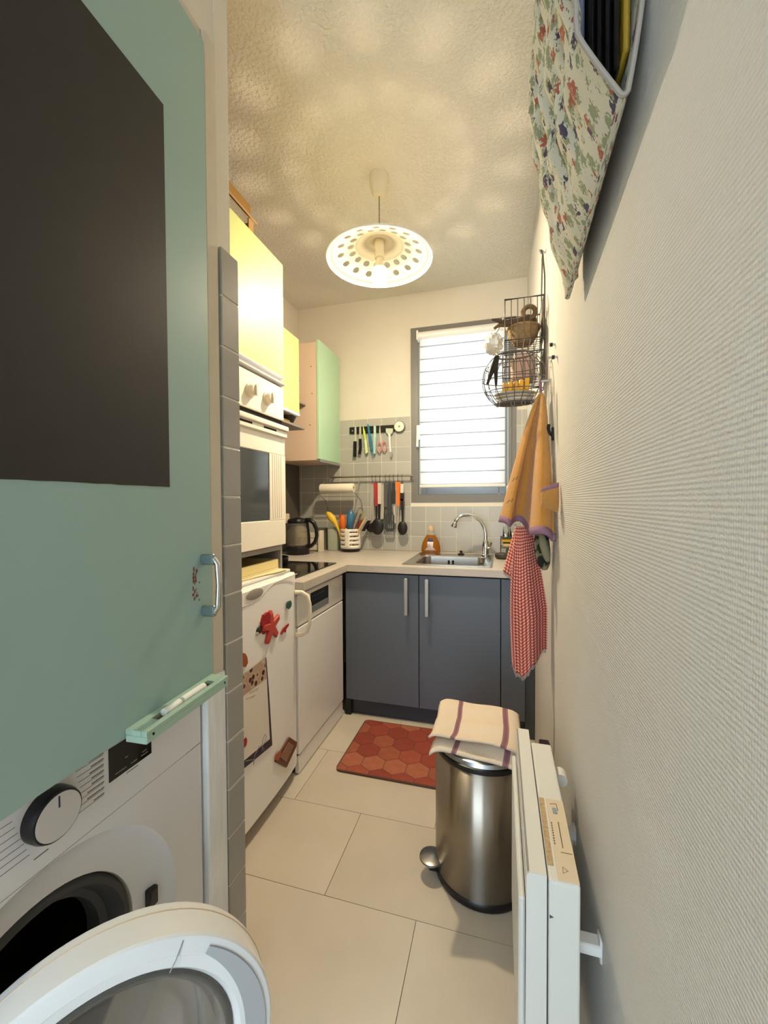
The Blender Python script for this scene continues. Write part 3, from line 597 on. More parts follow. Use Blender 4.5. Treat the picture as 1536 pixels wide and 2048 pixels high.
p = onX(568, 657, -1.2); t2 = MB(); t2.lathe([(0.0, 2.0755), (0.05, 2.0755), (0.05, 2.10), (0.04, 2.115), (0.0, 2.118)], (-1.22, 1.95, 0), n=20)
for v in t2.v: v.z += 0.0005
tag(t2.build('dark_tin', M('dark_tin', '#2c2a2b', 0.4), None), 'dark round tin on top of the lime wall cabinet', 'tin')
# crumpled bag, packets, bowl
b = MB(); b.ball((0, 0, 0), 0.05, 0.06, 0.06, 20, 14); rn = random.Random(5)
for v in b.v: v *= rn.uniform(0.78, 1.15)
for v in b.v: v += Vector((-1.21, 2.25, 1.905)); v.z = max(v.z, 1.845)
tag(b.build('plastic_bag', M('pale_blue_plastic', '#9fb6bf', 0.25, trans=0.3), None, angle=10), 'crumpled pale blue plastic bag on the side shelf', 'bag')
tag(MB().box(-1.28, -1.175, 2.19, 2.285, 1.818, 1.846, 0.008).build('yellow_packet', M('packet_yellow', '#d5c832', 0.4), None), 'yellow food packet under the blue plastic bag', 'packet')
tag(MB().box(-1.28, -1.17, 2.19, 2.29, 1.7865, 1.8175, 0.006).build('dark_packet', M('packet_dark', '#39333b', 0.4), None), 'dark grey packet under the yellow packet', 'packet')
b = MB(); b.lathe([(0.0, 0.0), (0.032, 0.0), (0.058, 0.05), (0.07, 0.115), (0.067, 0.115), (0.054, 0.05), (0.03, 0.006), (0.0, 0.006)], (-1.20, 2.17, 1.6065), n=28)
tag(b.build('black_bowl', black_m, None), 'deep black bowl on the grey wall shelf', 'bowl')
tag(MB().box(-1.19, -1.135, 1.98, 2.10, 1.6065, 1.622, 0.005).build('sponge_cloth', M('bright_yellow', '#f0b23a', 0.7), None), 'folded bright yellow cloth on the grey wall shelf', 'cloth')
t = thing('corner_cabinet', 'corner wall cabinet with a pale green door beside the back wall', 'cabinet', (-1.27, 2.58, 1.425))
GX = -1.119
b = MB(); b.box(-1.428, GX, 2.41, 2.768, 1.43, 2.172); b.build('cabinet_body', cabinet_side, t, smooth=False)
d = box('cabinet_door', green_lt, t, GX+0.001, GX+0.02, 2.412, 2.757, 1.437, 2.188, 0.002, smooth=False)
box('aluminium_profile', alu, d, GX+0.0, GX+0.024, 2.414, 2.755, 1.418, 1.436, 0.002, smooth=False)
for (x, y) in ((622, 733), (624, 787), (620, 850)):
    p = onY(x, y, 2.41); MB().cyl((p.x, 2.4095, p.z), (p.x, 2.412, p.z), 0.0035, n=8).build('pin_hole', dark_m, t)

# ------------------------------------------------------------------ worktop, base units, dishwasher
WT = 0.825; CF = 2.066; CL = -0.788
b = MB(); z0 = 0.790
hx0, hx1, hy0, hy1 = -0.47, -0.07, 2.185, 2.575
for (x0, x1, y0, y1) in ((XL+0.007, CL, 1.558, CF), (XL+0.007, hx0, CF, YB-0.009), (hx0, hx1, CF, hy0), (hx0, hx1, hy1, YB-0.009), (hx1, XW-0.001, CF, YB-0.009)):
    b.box(x0, x1, y0, y1, z0, WT)
tag(b.build('worktop', worktop_m, None, smooth=False), 'pale stone effect L shaped kitchen worktop', 'worktop')
DY = 2.092
t = thing('sink_cabinet', 'anthracite two door sink base unit below the sink', 'cabinet', (-0.4, 2.4, 0))
b = MB(); b.box(-0.812, 0.004, DY+0.019, DY+0.03, 0.085, 0.778); b.box(-0.812, -0.796, DY+0.047, 2.74, 0.0, 0.788); b.box(-0.012, 0.004, DY+0.047, 2.74, 0.0, 0.788); b.box(-0.796, -0.012, 2.72, 2.74, 0.0, 0.788); b.box(-0.812, 0.004, DY+0.03, DY+0.047, 0.085, 0.788); b.box(-0.796, -0.012, DY+0.047, 2.72, 0.085, 0.10)
b.build('carcass', grey_dk, t, smooth=False)
for (a, c, hx) in ((-0.808, -0.4055, -0.466), (-0.4015, 0.0025, -0.358)):
    d = box('cabinet_door', grey_cab, t, a, c, DY, DY+0.018, 0.087, 0.779, 0.0015, smooth=False)
    h = MB(); h.box(hx-0.0095, hx+0.0095, DY-0.032, DY-0.024, 0.574, 0.766, 0.002)
    for z in (0.60, 0.74): h.cyl((hx, DY-0.026, z), (hx, DY, z), 0.005, n=10)
    h.build('bar_handle', alu, d)
t = thing('filler_panel', 'narrow anthracite filler panel between the sink unit and the right wall', 'panel', (0.085, 2.1, 0.087))
box('panel_face', grey_cab, t, 0.0065, 0.118, DY, DY+0.018, 0.087, 0.779, 0.0015, smooth=False)
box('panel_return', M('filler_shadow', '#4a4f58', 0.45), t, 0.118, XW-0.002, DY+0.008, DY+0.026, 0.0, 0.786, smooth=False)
t = thing('plinth', 'dark anthracite plinth board under the sink unit', 'plinth', (-0.35, 2.13, 0))
box('plinth_board', grey_dk, t, -0.78, 0.116, DY+0.028, DY+0.0185+0.025, 0.0, 0.084, smooth=False)
box('end_post', M('black_post', '#1d1c1e', 0.6), t, -0.813, -0.782, DY+0.0, DY+0.028, 0.0, 0.084, smooth=False)
t = thing('dishwasher', 'white dishwasher with a black display next to the fridge', 'dishwasher', (-1.1, 1.82, 0))
X0 = -0.818
b = MB(); b.box(-1.40, X0-0.022, 1.566, 2.074, 0.0, 0.782); b.build('cabinet_body', M('dishwasher_body', '#c9c4be', 0.5), t, smooth=False)
d = box('door_panel', white_m, t, X0-0.02, X0, 1.564, 2.076, 0.088, 0.628, 0.004, smooth=False)
cp = box('control_strip', M('silver_panel', '#e6e1da', 0.3), t, X0-0.02, X0, 1.564, 2.076, 0.634, 0.768, 0.004, smooth=False)
box('top_trim', M('shiny_trim', '#dededc', 0.15, 0.6), cp, X0-0.03, X0-0.002, 1.564, 2.076, 0.768, 0.780, 0.004)
ds = MB(); pts = [onX(x, y, X0+0.001) for x, y in ((619, 1189), (657, 1170), (657, 1196), (620, 1218))]
box('display', black_gl, cp, X0-0.002, X0+0.001, pts[0].y+0.012, pts[1].y, 0.690, 0.752, 0.001, smooth=False)
box('grip_recess', M('silver_grip', '#b5b4b5', 0.25, 0.6), cp, X0-0.002, X0+0.0012, pts[0].y+0.012, pts[1].y, 0.660, 0.689, smooth=False)
b = MB()
for k in range(7):
    y = 1.70+k*0.02; b.box(X0+0.001, X0+0.0013, y, y+0.008, 0.732, 0.734); b.box(X0+0.001, X0+0.0013, y, y+0.005, 0.712, 0.7135)
b.build('display_print', M('pale_print', '#9a958c'), cp, smooth=False)
b = MB()
for k in range(3): b.box(X0, X0+0.0006, 2.035, 2.043, 0.69+k*0.014, 0.698+k*0.014)
b.build('button_print', M('button_grey', '#a89e94'), cp, smooth=False)
box('kick_plate', white_m, t, X0-0.04, X0-0.004, 1.566, 2.074, 0.004, 0.080, 0.002, smooth=False)
box('kick_gap', dark_m, t, X0-0.04, X0-0.012, 1.566, 2.074, 0.0795, 0.088, smooth=False)

# ------------------------------------------------------------------ hob, sink, tap
tag(MB().box(-1.33, -0.86, 1.60, 2.095, WT+0.0003, WT+0.0055, 0.0015).build('induction_hob', black_gl, None, smooth=False), 'black glass induction hob set on the worktop', 'hob')
b = MB(); c = (-1.195, 1.985, WT+0.006); b.lathe([(0, 0), (0.085, 0), (0.09, 0.006), (0.092, 0.034), (0.089, 0.034), (0.086, 0.008), (0, 0.006)], c, n=32)
t = thing('saucepan', 'small black saucepan standing on the glass hob', 'saucepan', c); b.build('pan_body', black_m, t)
MB().tube([(c[0]-0.03, c[1]-0.084, c[2]+0.028), (c[0]-0.07, c[1]-0.2, c[2]+0.04)], [0.009, 0.011], 8).build('pan_handle', black_m, t)
t = thing('kitchen_sink', 'stainless steel single bowl sink set into the worktop', 'sink', (-0.27, 2.4, 0.66))
rx0, rx1, ry0, ry1 = -0.505, -0.037, 2.135, 2.665; bx0, bx1, by0, by1 = -0.452, -0.085, 2.20, 2.55
def rrect(x0, x1, y0, y1, r, n=6):
    out = []
    for (cx, cy, a) in ((x1-r, y1-r, 0), (x0+r, y1-r, PI/2), (x0+r, y0+r, PI), (x1-r, y0+r, 1.5*PI)):
        for k in range(n+1): q = a+PI/2*k/n; out.append((cx+r*math.cos(q), cy+r*math.sin(q)))
    return out
loops = [(rrect(rx0, rx1, ry0, ry1, 0.012), WT+0.0005), (rrect(rx0, rx1, ry0, ry1, 0.012), WT+0.004), (rrect(rx0+.008, rx1-.008, ry0+.008, ry1-.008, 0.012), WT+0.006), (rrect(rx0+.014, rx1-.014, ry0+.014, ry1-.014, 0.012), WT+0.0025),
         (rrect(bx0-.006, bx1+.006, by0-.006, by1+.006, 0.05), WT+0.002), (rrect(bx0, bx1, by0, by1, 0.046), WT-0.004), (rrect(bx0+.008, bx1-.008, by0+.008, by1-.008, 0.045), WT-0.12), (rrect(bx0+.04, bx1-.04, by0+.04, by1-.04, 0.03), WT-0.15)]
b = MB(); m_ = len(loops[0][0]); b.add([(x, y, z) for lp, z in loops for x, y in lp], [(i*m_+k, i*m_+(k+1) % m_, (i+1)*m_+(k+1) % m_, (i+1)*m_+k) for i in range(len(loops)-1) for k in range(m_)]+[tuple((len(loops)-1)*m_+k for k in range(m_))])
b.build('basin', steel_h, t, angle=30, normals=False)
MB().cyl((-0.27, 2.375, WT-0.1495), (-0.27, 2.375, WT-0.146), 0.04, n=28).build('drain', chrome, t)
b = MB()
for dx in (-0.013, 0.013): b.box(-0.29+dx-0.006, -0.29+dx+0.006, by1-0.007, by1-0.0045, WT-0.05, WT-0.025, 0.002)
b.build('overflow_slot', dark_m, t)
t = thing('kitchen_tap', 'chrome kitchen tap with a high curved spout behind the sink', 'tap', (-0.085, 2.60, WT+0.003))
tp = Vector((-0.085, 2.605, WT+0.003))
MB().lathe([(0.027, 0), (0.027, 0.006), (0.022, 0.010), (0.020, 0.05), (0.021, 0.065), (0.017, 0.085), (0.0125, 0.095), (0.0, 0.095)], tp, n=24).build('tap_body', chrome, t)
sp_ = [tp+Vector((0, 0, 0.09))]
for (x, z) in ((0.0, 0.14), (-0.008, 0.175), (-0.028, 0.212), (-0.060, 0.238), (-0.098, 0.249), (-0.135, 0.248), (-0.160, 0.238), (-0.175, 0.218)): sp_.append(tp+Vector((x, -0.03*abs(x)/0.175, z)))
MB().tube(sp_, 0.0105, 12).build('spout', chrome, t)
e = sp_[-1]; dv = Vector((-0.35, -0.05, -0.95)).normalized()
MB().tube([e-dv*0.004, e+dv*0.006, e+dv*0.012, e+dv*0.022, e+dv*0.04, e+dv*0.046], [0.011, 0.0125, 0.010, 0.014, 0.0185, 0.0165], 16).build('spray_head', M('chrome_grey', '#a9a7a5', 0.2, 0.9), t)
MB().tube([tp+Vector((0.012, -0.01, 0.05)), tp+Vector((0.03, -0.015, 0.058)), tp+Vector((0.034, -0.022, 0.085))], [0.008, 0.007, 0.006], 10).build('lever', chrome, t)
tag(MB().lathe([(0, 0), (0.021, 0), (0.021, 0.006), (0.012, 0.008), (0.006, 0.016), (0.012, 0.024), (0, 0.026)], (-0.235, 2.62, WT+0.003), n=20).build('sink_plug', black_m, None), 'black rubber sink plug behind the sink', 'plug')
# dish soap bottle
c = Vector((-0.437, 2.690, WT+0.0005)); t = thing('soap_bottle', 'amber dish soap bottle with a white label beside the sink', 'bottle', c)
amber = M('amber_liquid', '#b8731f', 0.15, trans=0.45, ior=1.35)
MB().lathe([(0, 0), (0.058, 0.001), (0.064, 0.01), (0.062, 0.04), (0.052, 0.075), (0.036, 0.105), (0.027, 0.118), (0.0, 0.118)], c, n=28, sy=0.5).build('liquid', amber, t)
MB().lathe([(0.027, 0.118), (0.021, 0.126), (0.0165, 0.14), (0.0155, 0.150)], c, n=24, sy=0.6).build('bottle_neck', M('clear_plastic', '#d9d3c6', 0.15, trans=0.6), t)
MB().lathe([(0.0165, 0.148), (0.0165, 0.165), (0.009, 0.168), (0.008, 0.178), (0, 0.178)], c, n=20, sy=0.7).build('cap', M('peach_cap', '#e0b98a', 0.4), t)
b = MB(); b.surf(lambda u, v: c+Vector(((u-.5)*2*(0.041-0.010*v), -0.0335*(1-((u-.5)*2)**2*0.30)+v*0.006-0.0012*0, 0.020+v*0.055)), 10, 4); b.build('label', M('label_white', '#ddd3d4', 0.5), t, thick=0.0008)
b = MB(); b.surf(lambda u, v: c+Vector(((u-.5)*2*(0.022-0.004*v), -0.0272*(1-((u-.5)*2)**2*0.2)+v*0.006, 0.077+v*0.02)), 8, 3); b.build('label_logo', M('label_navy', '#3b3d70', 0.5), t, thick=0.001)
b = MB()
for k in range(3): b.box(c.x-0.02, c.x+0.018-0.008*k, c.y-0.0352, c.y-0.0336, 0.030+WT+k*0.012, 0.034+WT+k*0.012)
b.build('label_print', M('label_print_m', '#a892a0'), t, smooth=False)

# sponge caddy right of the tap
t = thing('sponge_caddy', 'dark wire sponge caddy beside the kitchen tap', 'caddy', (0.045, 2.62, WT))
cx0, cx1, cy0, cy1 = 0.005, 0.112, 2.565, 2.67
b = MB()
for z in (WT+0.005, WT+0.058, WT+0.118): b.tube([(cx0, cy0, z), (cx1, cy0, z), (cx1, cy1, z), (cx0, cy1, z)], 0.0028, 6, closed=True)
for (x, y) in ((cx0, cy0), (cx1, cy0), (cx1, cy1), (cx0, cy1)): b.tube([(x, y, WT+0.001), (x, y, WT+0.12)], 0.0028, 6)
for z in (WT+0.058, WT+0.118):
    for k in range(1, 5): b.tube([(cx0+(cx1-cx0)*k/5, cy0, z), (cx0+(cx1-cx0)*k/5, cy1, z)], 0.0018, 5)
b.build('wire_frame', M('black_wire', '#232222', 0.4), t)
def sponge(name, m1, z, label, dx=0.0):
    o = thing(name, label, 'sponge', (cx0+0.05, 2.61, z)); MB().box(cx0+0.005+dx, cx1-0.006, cy0+0.008, cy1-0.01, z, z+0.018, 0.004).build('foam', m1, o); MB().box(cx0+0.005+dx, cx1-0.006, cy0+0.008, cy1-0.01, z+0.018, z+0.024, 0.002).build('scour_pad', M('pad_olive', '#5a5a30', 0.9), o)
sponge('sponge', M('sponge_yellow', '#d8a640', 0.9), WT+0.092-0.001, 'yellow sponge on top in the dark wire caddy')
sponge('sponge', M('sponge_sand', '#cfae7e', 0.9), WT+0.064-0.001, 'sand coloured sponge below the yellow one in the caddy', 0.008)
tag(MB().box(cx0+0.03, cx0+0.06, cy0+0.01, cy0+0.05, WT+0.004, WT+0.05, 0.006).build('scrubber', M('scrub_green', '#2f6b4c', 0.8), None), 'small green scrubber at the bottom of the caddy', 'scrubber')
b = MB(); b.lathe([(0, 0), (0.04, 0.0), (0.05, 0.01), (0.05, 0.026), (0.042, 0.034), (0, 0.035)], (0.022, 2.50, WT+0.0005), n=24, sx=1.0, sy=0.8)
tag(b.build('soap_dish', M('dark_stone', '#3b3531', 0.5), None), 'round dark soap dish on the worktop by the tap', 'dish')
for (x, y, r, h, lb) in ((0.035, 2.60, 0.018, 0.06, 'small clear glass upside down on the wire caddy'), (0.078, 2.615, 0.022, 0.075, 'wider clear glass upside down on the wire caddy')):
    z = WT+0.1215; tag(MB().lathe([(r, 0), (r*0.85, h), (0, h), ], (x, y, z), n=20).build('drinking_glass', M('clear_glass', '#e6ebe8', 0.03, trans=0.95), None, thick=0.002), lb, 'glass')

# ------------------------------------------------------------------ kettle, rack, utensil pot
c = Vector((-1.268, 2.43, WT)); t = thing('kettle', 'glass electric kettle with black base and handle in the worktop corner', 'kettle', c)
MB().lathe([(0, 0), (0.074, 0), (0.076, 0.006), (0.076, 0.045), (0.070, 0.052), (0, 0.052)], c+Vector((0, 0, 0.0005)), n=32).build('kettle_base', black_m, t)
MB().lathe([(0.071, 0.052), (0.073, 0.08), (0.070, 0.15), (0.062, 0.205)], c, n=32).build('glass_body', M('smoky_glass', '#e4dfd2', 0.04, trans=0.92), t, thick=0.003)
MB().lathe([(0.064, 0.203), (0.066, 0.215), (0.058, 0.228), (0.03, 0.236), (0, 0.238)], c, n=32, cap0=True).build('lid', black_m, t)
MB().tube([c+Vector(p) for p in ((0.055, 0, 0.222), (0.085, 0.004, 0.222), (0.112, 0.006, 0.205), (0.130, 0.008, 0.165), (0.132, 0.008, 0.12), (0.120, 0.006, 0.08), (0.095, 0.004, 0.055), (0.070, 0.002, 0.045))], [0.014, 0.015, 0.014, 0.013, 0.012, 0.012, 0.012, 0.012], 12).build('handle', black_m, t)
MB().tube([c+Vector((0.068, 0.002, 0.21)), c+Vector((0.079, 0.002, 0.12)), c+Vector((0.08, 0.002, 0.04))], 0.009, 8).build('handle_spine', black_m, t)
tag(MB().box(XL+0.0065, XL+0.03, 2.50, 2.57, 1.02, 1.085, 0.004).build('wall_socket', M('socket_ivory', '#e9dcc4', 0.4), None), 'ivory wall socket behind the glass kettle', 'socket')
t = thing('slatted_rack', 'white slatted plastic rack behind the kettle', 'rack', (-1.27, 2.56, WT))
wr = M('ivory_rack', '#e6dac4', 0.4); b = MB()
for k in range(3): b.box(-1.34, -1.18, 2.572, 2.578, WT+0.012+k*0.042, WT+0.048+k*0.042, 0.001)
b.build('slat_front', wr, t, smooth=False)
MB().box(-1.178, -1.158, 2.545, 2.60, WT+0.0005, WT+0.145, 0.002).build('end_post', wr, t)
MB().box(-1.36, -1.342, 2.545, 2.60, WT+0.0005, WT+0.145, 0.002).build('end_post', wr, t)
b = MB(); b.box(-1.16, -1.09, 2.665, 2.735, WT+0.0005, WT+0.150, 0.004)
t = thing('storage_jar', 'pale green glass storage jar behind the white rack', 'jar', (-1.09, 2.69, WT)); b.build('jar_body', M('greenish_glass', '#b4b9a6', 0.12), t)
MB().box(-1.162, -1.088, 2.663, 2.737, WT+0.1505, WT+0.162, 0.003).build('jar_lid', M('greenish_lid', '#9a9c8c', 0.3), t)
tag(MB().box(-1.27, -1.165, 2.715, 2.755, WT+0.0005, WT+0.155, 0.003).build('leaning_tray', M('dark_frame', '#6e6f62', 0.5), None), 'grey flat tin leaning against the back wall tiles', 'tin')
uc = Vector((-0.985, 2.655, WT)); UR = 0.068
t = thing('utensil_pot', 'white slotted utensil pot with a black base', 'utensil pot', uc)
MB().lathe([(0, 0.0005), (UR*0.92, 0.0005), (UR*0.95, 0.004), (UR*0.95, 0.022), (0, 0.022)], uc, n=36).build('pot_base', black_m, t)
b = MB(); n = 48; zs = [0.022]
for k in range(4): zs += [0.045+k*0.028, 0.053+k*0.028]
zs.append(0.155); prof_ = [(UR, z) for z in zs]
vs = [uc+Vector((UR*math.cos(2*PI*k/n), UR*math.sin(2*PI*k/n), z)) for z in zs for k in range(n)]; fs = []
for i in range(len(zs)-1):
    for k in range(n):
        if i % 2 == 1 and (k % 12) in (2, 3, 4, 5, 6, 7, 8, 9): continue
        fs.append((i*n+k, i*n+(k+1) % n, (i+1)*n+(k+1) % n, (i+1)*n+k))
b.add(vs, fs); b.build('pot_wall', M('pot_white', '#ece7dd', 0.35), t, thick=0.003)
def bar(name, pts, rads, m, label, cat, flat=None, group=None, n=10):
    b = MB(); b.tube(pts, rads, n)
    if flat:
        for v in b.v:
            v.y = flat+(v.y-flat)*0.35
    return tag(b.build(name, m, None), label, cat, group)
def potpt(x, y, Y): return onY(x, y, Y)
def P(x, y, Y=2.65): return onY(x, y, Y)
bar('serving_spoon', [P(686, 1095), P(678, 1062), P(672, 1048), P(664, 1036), P(657, 1028), P(654, 1024)], [0.005, 0.006, 0.014, 0.026, 0.020, 0.006], M('lemon_yellow', '#f2c83c', 0.4), 'yellow plastic serving spoon in the white utensil pot', 'spoon')
bar('spatula', [P(690, 1098), P(687, 1062), P(685, 1050), P(685, 1040), P(685, 1033), P(684, 1030)], [0.006, 0.013, 0.022, 0.024, 0.019, 0.006], M('silicone_orange', '#e0701e', 0.45), 'orange silicone spatula in the white utensil pot', 'spatula')
bar('serving_spoon', [P(694, 1098, 2.67), P(682, 1062, 2.68), P(681, 1030, 2.68), P(680, 1026, 2.68)], [0.004, 0.006, 0.009, 0.004], M('brick_red', '#a23a26', 0.5), 'brick red spoon tip behind the orange spatula', 'spoon')
bar('scraper', [P(698, 1098, 2.68), P(700, 1062, 2.69), P(701, 1045, 2.69), P(702, 1028, 2.69), P(702, 1020, 2.69)], [0.005, 0.01, 0.028, 0.026, 0.008], M('clear_blue', '#4f8fb8', 0.25, trans=0.3), 'blue translucent scraper in the white utensil pot', 'scraper')
bar('fork', [P(700, 1098), P(703, 1062), P(711, 1035), P(715, 1024)], [0.004, 0.004, 0.005, 0.004], M('pinkish_steel', '#9d8a86', 0.3, 0.8), 'thin steel fork leaning in the white utensil pot', 'fork')
bar('fork', [P(706, 1098, 2.66), P(708, 1062, 2.66), P(717, 1040, 2.66), P(722, 1028, 2.66)], [0.004, 0.004, 0.005, 0.006], M('pinkish_steel2', '#7d6a66', 0.3, 0.6), 'darker steel fork leaning to the pot edge', 'fork')
bar('serving_spoon', [P(704, 1098, 2.66), P(714, 1062, 2.67), P(720, 1045, 2.67), P(722, 1040, 2.67)], [0.005, 0.01, 0.014, 0.006], M('maroon', '#7d2f2f', 0.5), 'maroon spoon in the white utensil pot', 'spoon')
bar('wooden_spoon', [P(708, 1098, 2.64), P(717, 1062, 2.63), P(727, 1044, 2.62), P(733, 1034, 2.62)], [0.005, 0.007, 0.009, 0.004], wood_lt, 'light wooden spoon leaning right in the white utensil pot', 'spoon')
bar('stirrer', [P(704, 1098, 2.7), P(714, 1062, 2.71), P(722, 1032, 2.71), P(727, 1022, 2.71)], [0.003, 0.004, 0.005, 0.004], M('mustard', '#b8992f', 0.5), 'thin mustard stirrer at the back of the utensil pot', 'stirrer')

# ------------------------------------------------------------------ knife strip and its tools
KY = YB-0.0095
t = thing('magnetic_strip', 'black magnetic knife strip on the grey wall tiles', 'knife rack', (-0.86, KY, 1.645))
a = P(700, 862, KY); c = P(790, 859, KY); box('strip_bar', black_m, t, a.x, c.x, KY-0.014, KY, 1.643, 1.69, 0.003, smooth=False)
for (x) in (705, 783): p = P(x, 861, KY-0.014); MB().cyl((p.x, KY-0.0152, p.z-0.002), (p.x, KY-0.0138, p.z-0.002), 0.005, n=12).build('screw', alu, t)
Ytool = KY-0.0185
def plate(poly_px, Y, d=0.004):
    return MB().prism([(onY(x, y, Y).x, onY(x, y, Y).z) for x, y in poly_px], (0, Y, 0), (1, 0, 0), (0, 0, 1), d)
def knife(name, blade, handle, mb, mh, label, cat='knife'):
    t = thing(name, label, cat, P(*handle[0], Ytool)); plate(blade, Ytool, 0.0035).build('blade', mb, t, smooth=False); plate(handle, Ytool-0.003, 0.012).build('handle', mh, t, smooth=False); return t
blade_m = M('knife_steel', '#d6d1c5', 0.35, 0.5)
knife('chef_knife', [(709, 884), (713.5, 884), (713, 858), (711.5, 849), (709.5, 856)], [(707.5, 914), (713, 914), (713.5, 883), (708, 883)], blade_m, black_m, 'steel knife with long black handle at the strip end')
knife('paring_knife', [(718.5, 879), (722.5, 879), (722.5, 858), (721, 848), (719, 856)], [(717, 908), (722, 909), (724, 897), (723.5, 878), (718.5, 878), (719.5, 893)], blade_m, black_m, 'steel knife with curved black handle on the magnetic strip')
knife('paring_knife', [(726, 850), (730, 862), (734, 885), (730, 885), (726.5, 865)], [(729.5, 880), (734, 880), (737, 905), (732, 908)], M('lime_blade', '#c8dc5a', 0.35), M('lime_white', '#cfe0a0', 0.4), 'lime green and white paring knife on the magnetic strip')
knife('utility_knife', [(734.5, 847), (738, 850), (745, 893), (746.5, 917), (743, 905), (738, 878)], [(738, 872), (742.5, 872), (746, 900), (743, 902)], M('petrol_blue', '#2d7fa6', 0.35), M('petrol_blue2', '#27789f', 0.4), 'petrol blue knife hanging blade down across the strip')
knife('paring_knife', [(747.5, 852), (752, 852), (752.5, 876), (747.5, 876)], [(747.5, 875), (752.8, 875), (751.5, 908), (748, 908)], M('mint_blade', '#b9dccb', 0.35), M('mint_handle', '#a9cfc2', 0.4), 'pale mint green knife on the magnetic strip')
t = thing('scissors', 'kitchen scissors with pink and white loops on the magnetic strip', 'scissors', P(764, 900, Ytool))
plate([(758.5, 862), (760, 848), (762, 870), (763, 885), (760.5, 885)], Ytool, 0.003).build('blade', blade_m, t, smooth=False)
pink = M('pink_loop', '#c98a88', 0.4)
for (cx, cy) in ((758.8, 895), (768.8, 893)):
    b = MB(); b.tube([onY(cx+4.1*math.cos(q*2*PI/18), cy+10*math.sin(q*2*PI/18), Ytool-0.002) for q in range(18)], 0.0042, 8, closed=True); b.build('finger_loop', pink, t)
t = thing('peeler', 'white handled peeler with a wide head beside the timer', 'peeler', P(779, 900, Ytool))
plate([(772, 857), (786, 857), (786, 864), (782, 869), (776, 869), (772, 864)], Ytool-0.002, 0.005).build('peeler_head', M('pale_sage', '#c3ccb4', 0.4), t, smooth=False)
plate([(777, 868), (781, 868), (783, 904), (780, 904)], Ytool-0.001, 0.008).build('handle', white_pl, t, smooth=False)
plate([(780, 904), (785, 904), (784, 914), (780.5, 914)], Ytool-0.001, 0.005).build('hook_end', alu, t, smooth=False)
p = P(798.6, 853, KY-0.02); t = thing('kitchen_timer', 'round white kitchen timer dial on the wall tiles', 'timer', (p.x, KY, p.z-0.037))
MB().lathe([(0.038, 0.0), (0.039, 0.02), (0.036, 0.024), (0.0, 0.024)], (p.x, KY, p.z), (0, -1, 0), n=36).build('timer_case', M('timer_grey', '#74716b', 0.4), t)
MB().lathe([(0.034, 0.0), (0.034, 0.0255), (0.0, 0.0255)], (p.x, KY, p.z), (0, -1, 0), n=36).build('dial', M('dial_ivory', '#ece5d2', 0.4), t)
b = MB()
for k in range(12):
    a = k*PI/6; b.cyl((p.x+0.028*math.cos(a), KY-0.0256, p.z+0.028*math.sin(a)), (p.x+0.028*math.cos(a), KY-0.0262, p.z+0.028*math.sin(a)), 0.0022, n=6)
b.build('dial_marks', M('dial_brown', '#9b8d74'), t)
MB().lathe([(0.007, 0.025), (0.006, 0.03), (0, 0.03)], (p.x, KY, p.z), (0, -1, 0), n=14).build('dial_knob', M('dial_brown2', '#8d8068'), t)

# ------------------------------------------------------------------ utensil rail, hooks, utensils, paper roll
RY = YB-0.055
t = thing('utensil_rail', 'long steel utensil rail with end brackets on the back wall tiles', 'rail', (-0.87, RY, 1.33))
ra, rb = P(660, 956, RY), P(826, 950, RY); ra.z = rb.z = (ra.z+rb.z)/2; RZ = ra.z
MB().tube([ra, rb], 0.006, 12).build('rail_bar', M('rail_steel', '#a39a8c', 0.3, 0.9), t)
for x in (ra.x+0.012, rb.x-0.02): MB().tube([(x, RY, RZ), (x, YB-0.0085, RZ)], 0.007, 10).build('bracket', M('rail_steel', '#a39a8c', 0.3, 0.9), t)
hookx = [744.7, 751.5, 760, 771, 779, 787, 796, 804.5]
for i, hx in enumerate(hookx):
    p = P(hx, 955, RY); x = p.x; b = MB()
    b.tube([(x, RY+0.009, RZ-0.004), (x, RY+0.008, RZ+0.006), (x, RY, RZ+0.0092), (x, RY-0.008, RZ+0.006), (x, RY-0.0085, RZ-0.006), (x, RY-0.002, RZ-0.035), (x, RY-0.004, RZ-0.052), (x, RY-0.012, RZ-0.054), (x, RY-0.017, RZ-0.044)], 0.0018, 6)
    tag(b.build('rail_hook', M('hook_dark', '#57524c', 0.35, 0.8), None), 'steel s hook on the utensil rail holding the '+('steel tongs', 'red handled ladle', 'cream handled spoon', 'grey spatula', 'slotted turner', 'pasta fork', 'orange peeler', 'white tipped ladle')[i], 'hook', 'hooks on the utensil rail')
UY = RY-0.010
def up(x, y): return onY(x, y, UY)
def utensil(name, label, cat, hx, parts):
    t = thing(name, label, cat, up(hx, 1060))
    for (nm, kind, dat, m) in parts:
        if kind == 'plate': plate(dat, UY+0.002, 0.004).build(nm, m, t, smooth=False)
        elif kind == 'plateh': plate(dat, UY-0.002, 0.012).build(nm, m, t, smooth=False)
        elif kind == 'rod': MB().tube([up(*q) for q in dat[0]], [q for q in dat[1]], 8).build(nm, m, t)
        elif kind == 'bowl':
            (x, y, rx, rz, dy) = dat; p = up(x, y); MB().ball((p.x, p.y+dy, p.z), rx, 0.016, rz, 20, 12).build(nm, m, t)
    return t
def hr(x, y0, y1, w): return [(x-w, y1), (x+w, y1), (x+w, y0), (x-w, y0)]
nyl = M('black_nylon', '#1a1819', 0.45); gny = M('grey_nylon', '#55554f', 0.5); stl = M('utensil_steel', '#cfc8bb', 0.4, 0.5)
